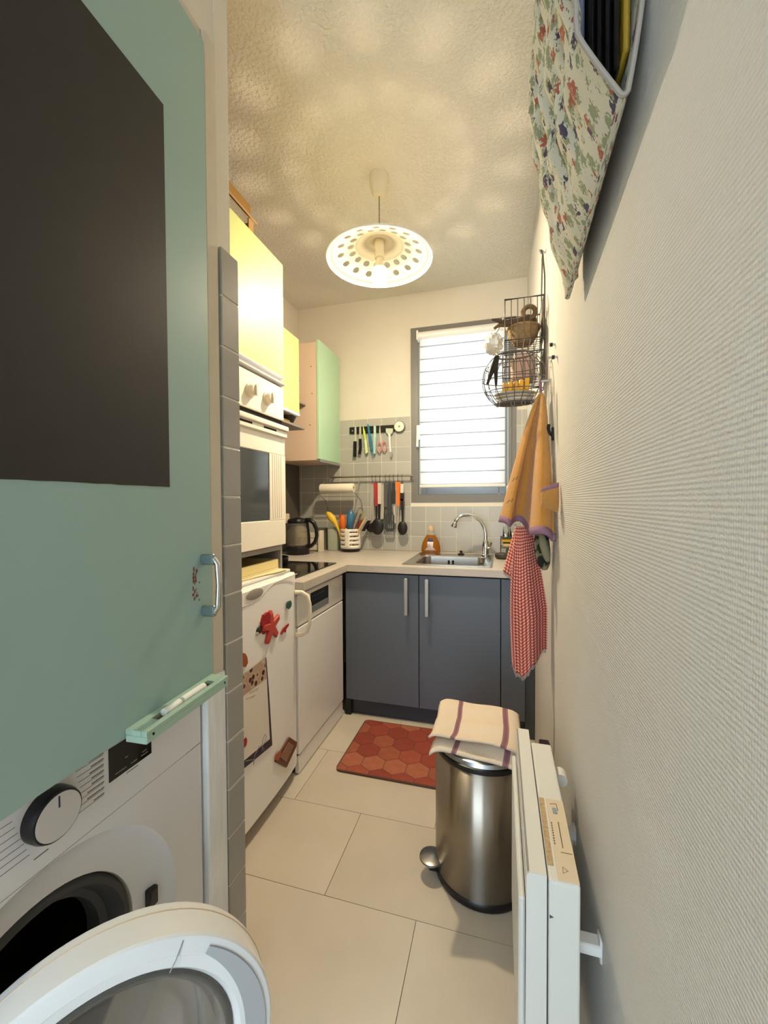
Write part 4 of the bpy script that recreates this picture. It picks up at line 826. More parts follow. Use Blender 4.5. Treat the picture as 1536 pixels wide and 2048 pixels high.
utensil('tongs', 'slim steel tongs at the left end of the utensil hooks', 'tongs', 744.7, [('arm', 'plate', [(743, 966), (746, 966), (743, 1045), (739, 1045)], stl), ('arm', 'plate', [(745.5, 966), (748, 966), (747, 1045), (744, 1048)], stl), ('tip', 'plateh', [(736, 1041), (742, 1041), (730, 1062), (724, 1062), (729, 1052)], nyl)])
utensil('ladle', 'black ladle with a red handle on the utensil rail', 'ladle', 751.5, [('handle', 'plateh', [(748, 966), (755, 966), (755.5, 1012), (751, 1012)], M('handle_red', '#b3343c', 0.4)), ('stem', 'rod', ([(753, 1008), (753, 1035), (748, 1050)], [0.006, 0.005, 0.006]), nyl), ('ladle_bowl', 'bowl', (742, 1056, 0.038, 0.031, 0.012), nyl)])
utensil('serving_spoon', 'large black serving spoon with a cream handle on the rail', 'spoon', 760, [('handle', 'plateh', hr(760, 966, 1008, 3.6), M('handle_cream', '#cfc4b3', 0.4)), ('stem', 'rod', ([(759.5, 1004), (758, 1035), (757, 1045)], [0.009, 0.007, 0.009]), nyl), ('spoon_bowl', 'bowl', (757, 1053, 0.044, 0.055, -0.024), nyl)])
utensil('spatula', 'plain steel turner with tapered blade on the utensil rail', 'spatula', 766, [('handle', 'plate', [(763, 970), (768.5, 970), (769.5, 1038), (761, 1038)], stl)])
utensil('spatula', 'grey nylon spatula on the utensil rail', 'spatula', 771, [('handle', 'plateh', hr(772, 967, 1015, 3.6), gny), ('spatula_blade', 'plate', [(768.5, 1012), (775.5, 1012), (777, 1050), (767, 1050)], gny)])
tn = utensil('slotted_turner', 'dark grey slotted turner on the utensil rail', 'turner', 780, [('handle', 'plateh', hr(780, 966, 1026, 3.2), M('nylon_slate', '#3d4142', 0.5))])
b = MB(); Yt = UY-0.004
for (a_, c_) in ((770.5, 772.8), (774.8, 776.4), (778.4, 780), (782, 783.6), (785.6, 788.8)):
    q = [(a_, 1030), (c_, 1030), (c_, 1058), (a_, 1058)]; b.prism([(onY(x, y, Yt).x, onY(x, y, Yt).z) for x, y in q], (0, Yt, 0), (1, 0, 0), (0, 0, 1), 0.004)
for q in ([(772, 1030), (787, 1030), (783.5, 1022), (776, 1022)], [(770.5, 1057), (788.8, 1057), (786, 1063), (773, 1063)]): b.prism([(onY(x, y, Yt).x, onY(x, y, Yt).z) for x, y in q], (0, Yt, 0), (1, 0, 0), (0, 0, 1), 0.004)
b.build('turner_blade', M('nylon_slate', '#3d4142', 0.5), tn, smooth=False)
utensil('pasta_fork', 'dark pasta fork with steel shank beside the orange peeler', 'fork', 788, [('handle', 'plateh', hr(787.5, 966, 1008, 2.8), M('nylon_dark', '#2e2d2c', 0.5)), ('shank', 'plate', [(786, 1006), (791, 1006), (792, 1046), (788, 1046)], stl)])
utensil('peeler', 'bright orange handled peeler on the utensil rail', 'peeler', 796, [('handle', 'plateh', [(791.5, 964), (801, 964), (800, 978), (800, 1010), (797, 1013), (793.5, 1010), (793.5, 978)], M('handle_orange', '#e8761e', 0.4)), ('shank', 'rod', ([(796.5, 1010), (796.5, 1050)], [0.004, 0.004]), stl)])
utensil('ladle', 'long black ladle with a white tip nearest the window', 'ladle', 804.5, [('handle_tip', 'plateh', hr(804.5, 968, 986, 2.8), M('handle_white', '#dcd3c6', 0.4)), ('handle', 'plateh', hr(804.8, 986, 1020, 3.0), nyl), ('handle_band', 'plateh', hr(804.6, 998, 1001, 3.3), M('handle_red', '#b3343c')), ('stem', 'rod', ([(804.8, 1018), (805, 1042), (805.5, 1050)], [0.008, 0.006, 0.010]), nyl), ('spoon_bowl', 'bowl', (805.5, 1056, 0.034, 0.046, -0.008), nyl)])
t = thing('roll_holder', 'bent wire kitchen roll holder hanging from the utensil rail', 'holder', (-1.06, RY-0.06, 1.20))
hz = 1.235; hy = RY-0.075; x0, x1 = -1.205, -0.925
b = MB()
for x in (x0+0.01, x1-0.005):
    b.tube([(x, RY+0.009, RZ-0.003), (x, RY, RZ+0.0085), (x, RY-0.009, RZ), (x, RY-0.03, RZ-0.03), (x, hy-0.02, hz-0.005), (x, hy-0.045, hz-0.012)], 0.0026, 6)
b.tube([(x0-0.01, hy-0.045, hz-0.012), (x1+0.01, hy-0.045, hz-0.012)], 0.0028, 6); b.tube([(x0+0.01, hy, hz-0.035), (x1-0.005, hy, hz-0.035)], 0.0026, 6)
for x in (x0+0.01, x1-0.005): b.tube([(x, hy-0.045, hz-0.012), (x, hy, hz-0.035), (x, YB-0.06, hz-0.06), (x, YB-0.0095, hz-0.14)], 0.0026, 6)
b.build('wire_frame', alu, t)
b = MB(); b.lathe([(0.012, 0), (0.030, 0), (0.031, 0.004), (0.031, 0.238), (0.030, 0.242), (0.012, 0.242)], (-1.192, hy-0.012, hz+0.022), (1, 0, 0), n=32)
t = thing('kitchen_roll', 'white kitchen paper roll lying on the wire holder', 'paper roll', (-1.07, hy-0.012, hz-0.009)); b.build('paper', M('white_paper', '#efe6d2', 0.9), t)
MB().lathe([(0.012, -0.0005), (0.012, 0.2425)], (-1.192, hy-0.012, hz+0.022), (1, 0, 0), n=16).build('core', M('card_core', '#b59a74', 0.8), t, thick=0.001)

# ------------------------------------------------------------------ floor things: mat, bin, radiator
t = thing('kitchen_mat', 'terracotta kitchen mat with hexagon pattern on the floor', 'mat', (-0.345, 1.84, 0))
mx0, mx1, my0, my1 = -0.685, 0.0, 1.628, 2.055
b = MB(); b.prism(rrect(mx0, mx1, my0, my1, 0.025), (0, 0, 0.0003), (1, 0, 0), (0, 1, 0), 0.008); b.build('mat_base', M('mat_edge', '#5b4438', 0.85), t, smooth=False)
hexm = [M('terracotta_%d' % i, c_, 0.7, var=0.18, vscale=30) for i, c_ in enumerate(('#a8523c', '#9d4735', '#b0654a', '#a4583f', '#93402f'))]
HR = 0.057; jn = 0.0016
def clip(poly, x0, x1, y0, y1):
    for (ax_, lim, sg) in ((0, x0, 1), (0, x1, -1), (1, y0, 1), (1, y1, -1)):
        out = []
        for i in range(len(poly)):
            p, q = poly[i], poly[(i+1) % len(poly)]; pi, qi = (p[ax_]-lim)*sg >= 0, (q[ax_]-lim)*sg >= 0
            if pi: out.append(p)
            if pi != qi: s_ = (lim-p[ax_])/(q[ax_]-p[ax_]); out.append((p[0]+(q[0]-p[0])*s_, p[1]+(q[1]-p[1])*s_))
        poly = out
        if not poly: return []
    return poly
row = 0; y = my0
while y < my1+HR:
    x = mx0+(HR*math.sqrt(3)/2 if row % 2 else 0)
    while x < mx1+HR:
        pl = [(x+(HR-jn)*math.cos(R(30+60*k)), y+(HR-jn)*math.sin(R(30+60*k))) for k in range(6)]; pl = clip(pl, mx0+0.006, mx1-0.006, my0+0.006, my1-0.006)
        if len(pl) > 2: MB().prism(pl, (0, 0, 0.0075), (1, 0, 0), (0, 1, 0), 0.0016).build('hexagon', random.choice(hexm), t, smooth=False)
        x += HR*math.sqrt(3)
    y += HR*1.5; row += 1
BC = Vector((-0.053, 1.312, 0)); BR = 0.144
t = thing('pedal_bin', 'round brushed steel pedal bin by the radiator', 'bin', BC)
MB().lathe([(0.0, 0.0005), (BR+0.002, 0.0005), (BR+0.005, 0.006), (BR+0.004, 0.020), (BR, 0.026), (0, 0.026)], BC, n=56).build('base_ring', black_m, t)
MB().lathe([(BR, 0.022), (BR, 0.395)], BC, n=72).build('bin_body', steel, t, thick=0.002)
MB().lathe([(0.0, 0.392), (BR+0.002, 0.392), (BR+0.003, 0.398), (BR+0.002, 0.406), (BR-0.004, 0.408), (0, 0.408)], BC, n=56).build('lid_rim', black_m, t)
MB().lathe([(BR-0.002, 0.408), (BR-0.006, 0.418), (BR*0.8, 0.428), (BR*0.4, 0.433), (0, 0.434)], BC, n=56, cap0=True).build('lid', M('lid_steel', '#9ea0a0', 0.3, 0.9), t)
pdv = Vector((-0.93, -0.36, 0)).normalized(); pc = BC+pdv*(BR+0.024)
MB().tube([BC+pdv*(BR-0.01)+Vector((0, 0, 0.02)), pc+Vector((0, 0, 0.03))], 0.016, 8).build('pedal_arm', black_m, t)
MB().lathe([(0, 0.046), (0.034, 0.046), (0.038, 0.050), (0.037, 0.055), (0.028, 0.058), (0, 0.059)], BC+pdv*(BR+0.018), n=28, sx=1, sy=1).build('pedal', M('pedal_steel', '#8b8988', 0.3, 0.9), t)
MB().box(BC.x+0.06, BC.x+0.12, BC.y+0.125, BC.y+0.155, 0.36, 0.405, 0.005).build('hinge', black_m, t)
# folded dish towel on the lid
def stripe_mat():
    m = mat('striped_towel', '#e4d2bb', 0.95, bump=0.8, bscale=380, bdist=0.003); nt = m.node_tree; N = nt.nodes; L = nt.links
    uv = N.new('ShaderNodeUVMap'); sx = N.new('ShaderNodeSeparateXYZ'); L.new(uv.outputs[0], sx.inputs[0])
    r = N.new('ShaderNodeValToRGB'); r.color_ramp.interpolation = 'CONSTANT'; e = r.color_ramp.elements; e[0].color = lin('#e4d2bb'); e[1].position = 0.24; e[1].color = lin('#9a6c74')
    for p_, c_ in ((0.255, '#84636b'), (0.285, '#a8737a'), (0.30, '#e4d2bb'), (0.80, '#9a6c74'), (0.815, '#84636b'), (0.85, '#a8737a'), (0.865, '#e4d2bb')): q = e.new(p_); q.color = lin(c_)
    L.new(sx.outputs[0], r.inputs[0]); L.new(r.outputs[0], N['Principled BSDF'].inputs['Base Color']); return m
b = MB(); rn = random.Random(2)
def towel_top(u, v):
    # v: front hem -> over lid -> folded back ; u across
    x = -0.115+0.255*u; s_ = v
    if s_ < 0.5:
        k = s_/0.5; y = BC.y-0.135+0.22*k; z = 0.4445+0.004*math.sin(9*u+1)+0.003*math.sin(17*k+5*u)
        if k < 0.18: z -= (0.18-k)*0.10
    elif s_ < 0.56:
        k = (s_-0.5)/0.06; y = BC.y+0.085+0.016*math.sin(PI*k); z = 0.4445+0.016*(1-math.cos(PI*k))+0.004*math.sin(9*u+1)
    else:
        k = (s_-0.56)/0.44; y = BC.y+0.085-0.20*k; z = 0.4765+0.005*math.sin(8*u+2)+0.004*math.sin(13*k)-0.012*k-0.006*(1-k)
    x += 0.006*math.sin(v*9)+0.01*math.sin(v*4)
    edge = max(0, abs(u-0.5)-0.40)/0.10
    z -= 0.010*edge**2
    y += 0.012*math.sin(u*5.0)
    return Vector((BC.x+x-0.03, y, z))
b.surf(towel_top, 36, 72); tb = b.build('dish_towel', stripe_mat(), None, thick=0.006, angle=80, normals=False)
tag(tb, 'folded cream towel with mauve stripes lying on the steel bin', 'towel')
# radiator
t = thing('radiator', 'white electric panel radiator mounted on the right wall', 'radiator', (0.085, 0.90, 0.12))
ra0, ra1, rz0, rz1 = 0.682, 1.118, 0.12, 0.566
rm = M('radiator_white', '#dcdcd6', 0.35)
b = MB(); b.prism([(0.040, rz0+0.01), (0.046, rz0), (0.072, rz0), (0.072, rz1), (0.046, rz1), (0.0415, rz1-0.006)], (0, ra1, 0), (1, 0, 0), (0, 0, 1), ra1-ra0)
b.build('front_panel', rm, t, smooth=False)
b = MB(); b.box(0.030, 0.040, ra0+0.012, ra1-0.03, rz0+0.03, rz1-0.055, 0.003); b.build('heating_plate', rm, t, smooth=False)
b = MB(); b.box(0.0425, 0.0455, ra0+0.004, ra1-0.004, rz1-0.002, rz1+0.0005); b.build('panel_groove', M('groove_grey', '#8d8a84'), t, smooth=False)
b = MB(); b.box(0.0745, 0.121, ra0, ra1-0.045, rz0+0.01, rz1-0.006, 0.004); b.build('rear_housing', rm, t, smooth=False)
b = MB(); b.box(0.072, 0.0745, ra0+0.01, ra1-0.06, rz0+0.02, rz1-0.02); b.build('panel_gap', M('gap_dark', '#57534c'), t, smooth=False)
# control plate with the printed legend on the housing's top
cz = rz1-0.006
d = MB(); d.box(0.089, 0.1205, ra0+0.004, ra0+0.19, cz-0.0006, cz+0.0012, 0.0004); d = d.build('control_plate', M('plate_beige', '#d9c8ae', 0.5), t, smooth=False)
b = MB()
b.tube([(0.095, ra0+0.175, cz+0.0014), (0.107, ra0+0.178, cz+0.0014), (0.108, ra0+0.16, cz+0.0014)], 0.0006, 4)
for k in range(9): b.box(0.0915, 0.0935, ra0+0.075+k*0.006, ra0+0.0785+k*0.006, cz+0.0012, cz+0.0016)
b.box(0.104, 0.1055, ra0+0.07, ra0+0.13, cz+0.0012, cz+0.0016); b.tube([(0.098, ra0+0.018, cz+0.0014), (0.106, ra0+0.024, cz+0.0014), (0.099, ra0+0.030, cz+0.0014)], 0.0005, 4, closed=True)
b.tube([(0.10, ra0+0.06, cz+0.0014), (0.118, ra0+0.06, cz+0.0014)], 0.0005, 4)
b.build('plate_print', M('plate_print_m', '#5a4d3c'), d, smooth=False)
box('legend_strip', M('legend_tan', '#c9ab80', 0.6, var=0.35, vscale=140), t, 0.0765, 0.0855, ra0+0.03, ra0+0.19, cz-0.0002, cz+0.0008, smooth=False)
MB().box(0.098, 0.106, ra0+0.15, ra0+0.165, cz+0.0012, cz+0.003, 0.001).build('slider', M('slider_grey', '#8fa0ac', 0.3), d)
MB().prism([(0, 0), (0.006, 0.003), (0, 0.006)], (0.076, ra0-0.0002, 0.50), (1, 0, 0), (0, 0, 1), 0.0006).build('end_mark', M('mark_grey', '#55585c'), t)
for y in (0.735, 0.98):
    b = MB(); b.box(0.1205, XW-0.0005, y, y+0.025, 0.40, 0.42, 0.003); b.box(0.160, XW-0.0005, y, y+0.025, 0.39, 0.43, 0.002); b.build('wall_bracket', white_pl, t)
MB().cyl((0.135, 1.0, 0.52), (0.135, 1.03, 0.52), 0.014, n=16).build('thermostat_boss', white_pl, t)
MB().box(0.095, 0.120, ra1-0.046, ra1-0.02, rz1-0.04, rz1-0.008, 0.003).build('cable_boss', black_m, t)

# ------------------------------------------------------------------ right wall: floral bag and contents
def floral_mat():
    m = mat('floral_cotton', '#cfcbb8', 0.95); nt = m.node_tree; N = nt.nodes; L = nt.links; bs = N['Principled BSDF']
    uv = N.new('ShaderNodeUVMap'); mp = N.new('ShaderNodeMapping'); L.new(uv.outputs[0], mp.inputs[0])
    def vor(sc, loc, lo, rnd=1.0):
        mp = N.new('ShaderNodeMapping'); mp.inputs['Location'].default_value = (loc, loc*0.7, 0); L.new(uv.outputs[0], mp.inputs[0])
        nz = N.new('ShaderNodeTexNoise'); nz.inputs['Scale'].default_value = sc*5; L.new(mp.outputs[0], nz.inputs['Vector'])
        ml = N.new('ShaderNodeMixRGB'); ml.blend_type = 'ADD'; ml.inputs[0].default_value = 0.02; L.new(mp.outputs[0], ml.inputs[1]); L.new(nz.outputs['Color'], ml.inputs[2])
        v = N.new('ShaderNodeTexVoronoi'); v.inputs['Scale'].default_value = sc; v.inputs['Randomness'].default_value = rnd; L.new(ml.outputs[0], v.inputs['Vector'])
        lt = N.new('ShaderNodeMath'); lt.operation = 'LESS_THAN'; lt.inputs[1].default_value = lo; L.new(v.outputs['Distance'], lt.inputs[0]); return v, lt
    def mix(prev, fac, col):
        x = N.new('ShaderNodeMixRGB'); x.inputs[2].default_value = lin(col); L.new(fac.outputs[0], x.inputs[0])
        if prev is None: x.inputs[1].default_value = lin('#c9c5b3')
        else: L.new(prev.outputs[0], x.inputs[1])
        return x
    _, g1 = vor(50, 0.0, 0.40); c = mix(None, g1, '#8c9274')
    _, r1 = vor(34, 0.31, 0.27); c = mix(c, r1, '#a05a48')
    _, b1 = vor(34, 0.77, 0.25); c = mix(c, b1, '#4c4258')
    _, y1 = vor(34, 0.31, 0.08); c = mix(c, y1, '#c98f6a')
    L.new(c.outputs[0], bs.inputs['Base Color']); return m
t = thing('floral_bag', 'floral cotton bag hanging open on the right wall', 'bag', (0.12, 0.75, 1.58))
HS = [0.0, 0.04, 0.09, 0.16, 0.25, 0.35, 0.45, 0.56, 0.68, 0.80]
XF = [0.133, 0.112, 0.097, 0.084, 0.072, 0.062, 0.066, 0.086, 0.112, 0.140]
def interp(h, A, B):
    for i in range(len(A)-1):
        if h <= A[i+1]:
            k = (h-A[i])/(A[i+1]-A[i]); k = max(0, k); return B[i]+(B[i+1]-B[i])*k
    return B[-1]
def bagpt(u, v, inset=0.0):
    # v 0 near mouth -> 1 far tip ; u 0 back top -> .5 bottom -> 1 front top
    zb = 1.628-0.040*v
    ynear_off = 0.0
    if u < 0.42:
        h = 0.80*(1-u/0.42); x = 0.1615-0.020*max(0.0, 1-h/0.22)**2; front = 0
    elif u < 0.5:
        k = (u-0.42)/0.08; x = 0.1415+(0.133-0.1415)*k; h = -0.003*math.sin(k*PI); front = 0
    else:
        h = 0.80*(u-0.5)/0.5; x = interp(h, HS, XF); front = 1
    y = 0.545+0.41*v+0.10*max(0, h-0.1)*(1-v)
    if front:
        w = math.sin(min(1, v*1.6+0.25)*PI/2)
        near = 1-min(1, v/0.18)
        x -= 0.010*near*min(1, h/0.08)
        close = max(0, (v-0.88)/0.12)
        x = x+((0.1585 if h > 0.03 else 0.133)-x)*(close**2.0)*0.97
        x += (0.0045*math.sin(v*30+h*7)+0.003*math.sin(v*71-h*5))*min(1, h*9)*(1-close)+0.0035*math.sin(h*62-v*7)*(1-close)*min(1, h*12)
    zz = zb+h
    x += inset
    return Vector((x, y, zz))
b = MB(); b.surf(lambda u, v: bagpt(u, v), 84, 56, (1.15, 0.45)); bo = b.build('bag_cloth', floral_mat(), t, thick=0.003, angle=80, normals=False)
b = MB(); b.tube([bagpt(u, 0.0)+Vector((0, -0.001, 0.0)) for u in [0.30+0.6*k/60 for k in range(61)]], 0.003, 8); b.build('mouth_hem', M('hem_pink', '#a0978d', 0.9), t)
blackbag = M('black_plastic_film', '#131112', 0.35)
b = MB()
for k, (x, dz) in enumerate(((0.112, 0.05), (0.120, 0.02), (0.1285, 0.0), (0.137, 0.015))):
    b.box(x-0.003, x+0.003, 0.585-0.004*k, 0.85, 1.668+dz, 2.30, 0.0028)
t2 = thing('folded_bags', 'black folded carrier bags stuffed in the floral bag', 'bags', (0.125, 0.73, 1.68)); b.build('black_folds', blackbag, t2, smooth=False)
tag(MB().box(0.1435, 0.1505, 0.57, 0.80, 1.70, 2.28, 0.003).build('yellow_bag', M('ochre_plastic', '#a38428', 0.4), None), 'ochre yellow folded bag behind the black bags', 'bag')
tag(MB().box(0.099, 0.1055, 0.60, 0.80, 1.76, 2.30, 0.003).build('blue_bag', M('slate_blue_plastic', '#6b7186', 0.4), None), 'slate blue folded bag in front of the black bags', 'bag')
tag(MB().tube([(XW, 0.76, 2.415), (0.150, 0.76, 2.415), (0.143, 0.76, 2.42), (0.143, 0.76, 2.435)], 0.004, 8).build('wall_hook', alu, None), 'steel wall hook holding the floral bag', 'hook')

# ------------------------------------------------------------------ right wall: wire rack, round basket and contents
t = thing('wire_rack', 'two tier grey wire rack hanging on the right wall', 'rack', (0.085, 1.63, 1.60))
qx0, qx1, qy0, qy1 = 0.017, 0.152, 1.60, 1.76
def wbasket(b, z0, z1, x0, x1, y0, y1, n=7):
    for z, r in ((z1, 0.0035), (z0, 0.003)): b.tube([(x0, y0, z), (x1, y0, z), (x1, y1, z), (x0, y1, z)], r, 6, closed=True)
    for k in range(n):
        x = x0+(x1-x0)*k/(n-1)
        b.tube([(x, y0, z1), (x, y0, z0), (x, y1, z0), (x, y1, z1)], 0.0017, 5)
    for k in range(1, n): y = y0+(y1-y0)*k/n; b.tube([(x0, y, z1), (x0, y, z0), (x1, y, z0), (x1, y, z1)], 0.0017, 5)
b = MB(); wbasket(b, 1.752, 1.900, qx0, qx1, qy0, qy1); b.build('upper_basket', wire_m, t)
b = MB(); wbasket(b, 1.612, 1.705, 0.010, qx1, qy0, qy1); b.build('lower_basket', wire_m, t)
b = MB()
for y in (qy0+0.02, qy1-0.02): b.tube([(qx1+0.004, y, 1.60), (qx1+0.004, y, 1.98), (qx1+0.002, (qy0+qy1)/2+(y-(qy0+qy1)/2)*0.2, 2.075)], 0.003, 6)
b.tube([(qx1+0.002, 1.664, 2.075), (qx1-0.004, 1.67, 2.10), (qx1+0.004, 1.69, 2.105), (qx1+0.002, 1.696, 2.075)], 0.003, 6)
b.build('back_frame', wire_m, t)
tag(MB().tube([(XW, 1.68, 2.095), (qx1-0.006, 1.68, 2.095), (qx1-0.010, 1.68, 2.108)], 0.0035, 8).build('wall_hook', alu, None), 'steel wall hook holding the wire rack', 'hook')
# round wire basket hanging lower
t = thing('round_basket', 'round bulging wire basket hanging below the wire rack', 'basket', (0.05, 1.52, 1.505))
oc = Vector((0.047, 1.53, 1.585)); b = MB(); OR = 0.108
def oval(z): 
    k = (z-1.502)/(1.672-1.502); return OR*math.sqrt(max(0.0, 1-((k-0.50)/0.62)**2))
for k in range(20):
    a = 2*PI*k/20
    if math.cos(a) > 0.99: continue
    b.tube([oc+Vector((min(oval(z)*math.cos(a), 0.104), oval(z)*math.sin(a)*0.62, z-oc.z)) for z in [1.503+(1.672-1.503)*i/9 for i in range(10)]], 0.0014, 5)
for z, r in ((1.503, 0.0028), (1.545, 0.0016), (1.585, 0.0016), (1.63, 0.0016), (1.672, 0.003)):
    q = oval(z); b.tube([oc+Vector((min(q*math.cos(2*PI*k/32), 0.104), q*math.sin(2*PI*k/32)*0.62, z-oc.z)) for k in range(32)], r, 6, closed=True)
q = oval(1.503)
for k in range(-3, 4): b.tube([oc+Vector((-math.sqrt(max(0, q*q-(k*q/4)**2)), k*q/4*0.62, 1.503-oc.z)), oc+Vector((math.sqrt(max(0, q*q-(k*q/4)**2)), k*q/4*0.62, 1.503-oc.z))], 0.0014, 5)
b.build('wire_bowl', wire_m, t)
b = MB()
for dx in (-0.055, -0.005, 0.03, 0.06):
    c_ = oc+Vector((dx, -0.04, 1.494-oc.z)); b.tube([c_+Vector((0.006*math.cos(2*PI*k/10), 0, 0.009*math.sin(2*PI*k/10))) for k in range(10)], 0.0013, 5, closed=True)
b.build('ring_feet', wire_m, t)
b = MB(); b.tube([oc+Vector((-0.05, 0, 1.672-oc.z)), oc+Vector((-0.06, 0.02, 1.69-oc.z)), oc+Vector((-0.03, 0.05, 1.70-oc.z)), (0.012, 1.60, 1.705)], 0.0022, 6); b.tube([oc+Vector((0.09, 0.02, 1.66-oc.z)), (0.145, 1.59, 1.70)], 0.0022, 6); b.build('hanger', wire_m, t)
def pile(name, label, z, r, m, y=1.53): return tag(MB().lathe([(0, 0), (r*0.75, 0), (r, 0.007), (r, 0.010), (r*0.75, 0.004), (0, 0.004)], (0.05, y, z), n=28, sx=1, sy=0.62).build(name, m, None), label, 'plate')
pm = [M('plate_cream', '#d8cfc0', 0.4), M('plate_sand', '#c6b9a4', 0.5), M('plate_stone', '#b5ab9c', 0.5)]
for k, (lb, r) in enumerate((('bottom cream saucer in the round wire basket', 0.060), ('sand coloured saucer second from the basket bottom', 0.066), ('grey saucer on top of the saucer pile in the basket', 0.07))): pile('saucer', lb, 1.5065+k*0.0105, r, pm[k])
yl = M('jar_yellow', '#efae1c', 0.4)
for k in range(5):
    x = 0.016+k*0.018; tag(MB().box(x-0.0075, x+0.0075, 1.50-0.002*k, 1.53-0.002*k, 1.5391+0.006*abs(k-2)*0, 1.572+0.004*(k > 2)*(k-2), 0.003).build('yellow_sachet', yl, None), 'small yellow sachet standing on the saucers in the wire basket', 'sachet', 'yellow sachets in the round basket')
t = thing('black_clip', 'black plastic clip hooked on the round wire basket', 'clip', (-0.033, 1.455, 1.55))
b = MB(); b.tube([(-0.013, 1.452, 1.645), (-0.022, 1.452, 1.61), (-0.042, 1.45, 1.555)], [0.006, 0.009, 0.004], 8); b.build('clip_arm', black_m, t)
b = MB(); b.tube([(-0.008, 1.452, 1.648), (-0.014, 1.452, 1.61), (-0.013, 1.45, 1.55)], [0.006, 0.008, 0.004], 8); b.build('clip_arm', black_m, t)
tag(MB().lathe([(0, 0), (0.040, 0), (0.046, 0.01), (0.046, 0.085), (0.040, 0.095), (0, 0.095)], (0.085, 1.68, 1.6155), n=26).build('pink_canister', M('dusty_pink', '#d5b1a2', 0.5), None), 'dusty pink canister in the lower wire tier', 'canister')
wk = M('wicker_tan', '#a4865a', 0.8, var=0.35, vscale=90, bump=0.8, bscale=160, bdist=0.004)
b = MB(); b.lathe([(0, 0), (0.032, 0), (0.052, 0.03), (0.060, 0.058), (0.056, 0.058), (0.048, 0.03), (0.03, 0.006), (0, 0.006)], (0.085, 1.675, 1.7555), n=30)
t = thing('wicker_bowl', 'tan wicker bowl standing in the upper wire tier', 'bowl', (0.085, 1.675, 1.755)); b.build('bowl_body', wk, t)
MB().tube([(0.085+0.058*math.cos(2*PI*k/28), 1.675+0.058*math.sin(2*PI*k/28), 1.815) for k in range(28)], 0.006, 7, closed=True).build('braided_rim', wk, t)
gl_m = M('brown_leather', '#5d4632', 0.7, var=0.4, vscale=40, bump=0.7, bscale=70, bdist=0.004)
t = thing('dried_branch', 'dark brown dried seed pod branch lying in the wire rack', 'branch', (0.08, 1.67, 1.82))
b = MB(); b.ball((0.10, 1.68, 1.845), 0.035, 0.035, 0.022, 18, 12); b.build('pod', gl_m, t)
MB().tube([(0.105+0.022*math.cos(2*PI*k/20), 1.655, 1.868+0.022*math.sin(2*PI*k/20)) for k in range(20)], 0.009, 8, closed=True).build('curled_rim', M('husk_brown', '#7a6140', 0.8, var=0.3, vscale=60), t)
MB().tube([(0.105, 1.66, 1.845), (0.06, 1.65, 1.835), (0.02, 1.64, 1.832), (-0.012, 1.63, 1.842), (-0.03, 1.63, 1.847)], [0.014, 0.014, 0.012, 0.007, 0.004], 8).build('stalk', gl_m, t)
MB().tube([(0.03, 1.645, 1.828), (-0.005, 1.632, 1.823), (-0.022, 1.63, 1.812)], [0.010, 0.007, 0.005], 8).build('twig', M('husk_brown', '#7a6140'), t)
b = MB(); b.ball((0, 0, 0), 0.034, 0.03, 0.042, 18, 12); rn = random.Random(9)
for v in b.v: v *= rn.uniform(0.82, 1.12)
for v in b.v: v += Vector((-0.024, 1.66, 1.765))
t = thing('clear_bag', 'crumpled clear plastic bag hooked on the side of the wire rack', 'bag', (-0.024, 1.66, 1.72)); b.build('film', M('clear_film', '#e8e4da', 0.2, trans=0.6), t, angle=12)
MB().tube([(-0.018, 1.655, 1.80), (0.0, 1.65, 1.83), (0.014, 1.62, 1.845)], 0.004, 6).build('knot', M('clear_film', '#e8e4da'), t)
# wall pins and rail with hooks on the right wall
for i, (x, y, lb) in enumerate(((1108, 689, 'short dark peg on the wall beside the wire rack'), (1112, 714, 'black capped peg on the wall below the short peg'))):
    p = onX(x, y, XW-0.004); t = thing('wall_peg', lb, 'peg', (XW, p.y, p.z))
    MB().cyl((XW, p.y, p.z), (XW-0.018-0.008*i, p.y, p.z), 0.0035, n=8).build('shaft', alu, t); MB().cyl((XW-0.008, p.y, p.z), (XW-0.016, p.y, p.z), 0.006, n=10).build('cap', black_m, t)
p = onX(1098, 860, XW-0.014)
t = thing('wall_peg', 'black coat peg on the wall behind the orange towel', 'peg', (XW, p.y, p.z)); MB().tube([(XW, p.y, p.z-0.02), (XW-0.012, p.y, p.z-0.012), (XW-0.016, p.y, p.z+0.006), (XW-0.014, p.y, p.z+0.018)], 0.005, 8).build('hook_arm', black_m, t); MB().box(XW-0.008, XW, p.y-0.008, p.y+0.008, p.z-0.035, p.z+0.008, 0.003).build('peg_plate', black_m, t)

# ------------------------------------------------------------------ towels
TY = 1.50; hk = Vector((0.133, TY, 1.575))
tag(MB().tube([(XW, TY, 1.565), (0.136, TY, 1.565), (0.130, TY, 1.570), (0.128, TY, 1.585)], 0.004, 8).build('wall_hook', alu, None), 'steel wall hook holding the orange towel', 'hook')
t = thing('orange_towel', 'orange terry towel with mauve binding hanging on the wall', 'towel', (0.09, TY, 1.06))
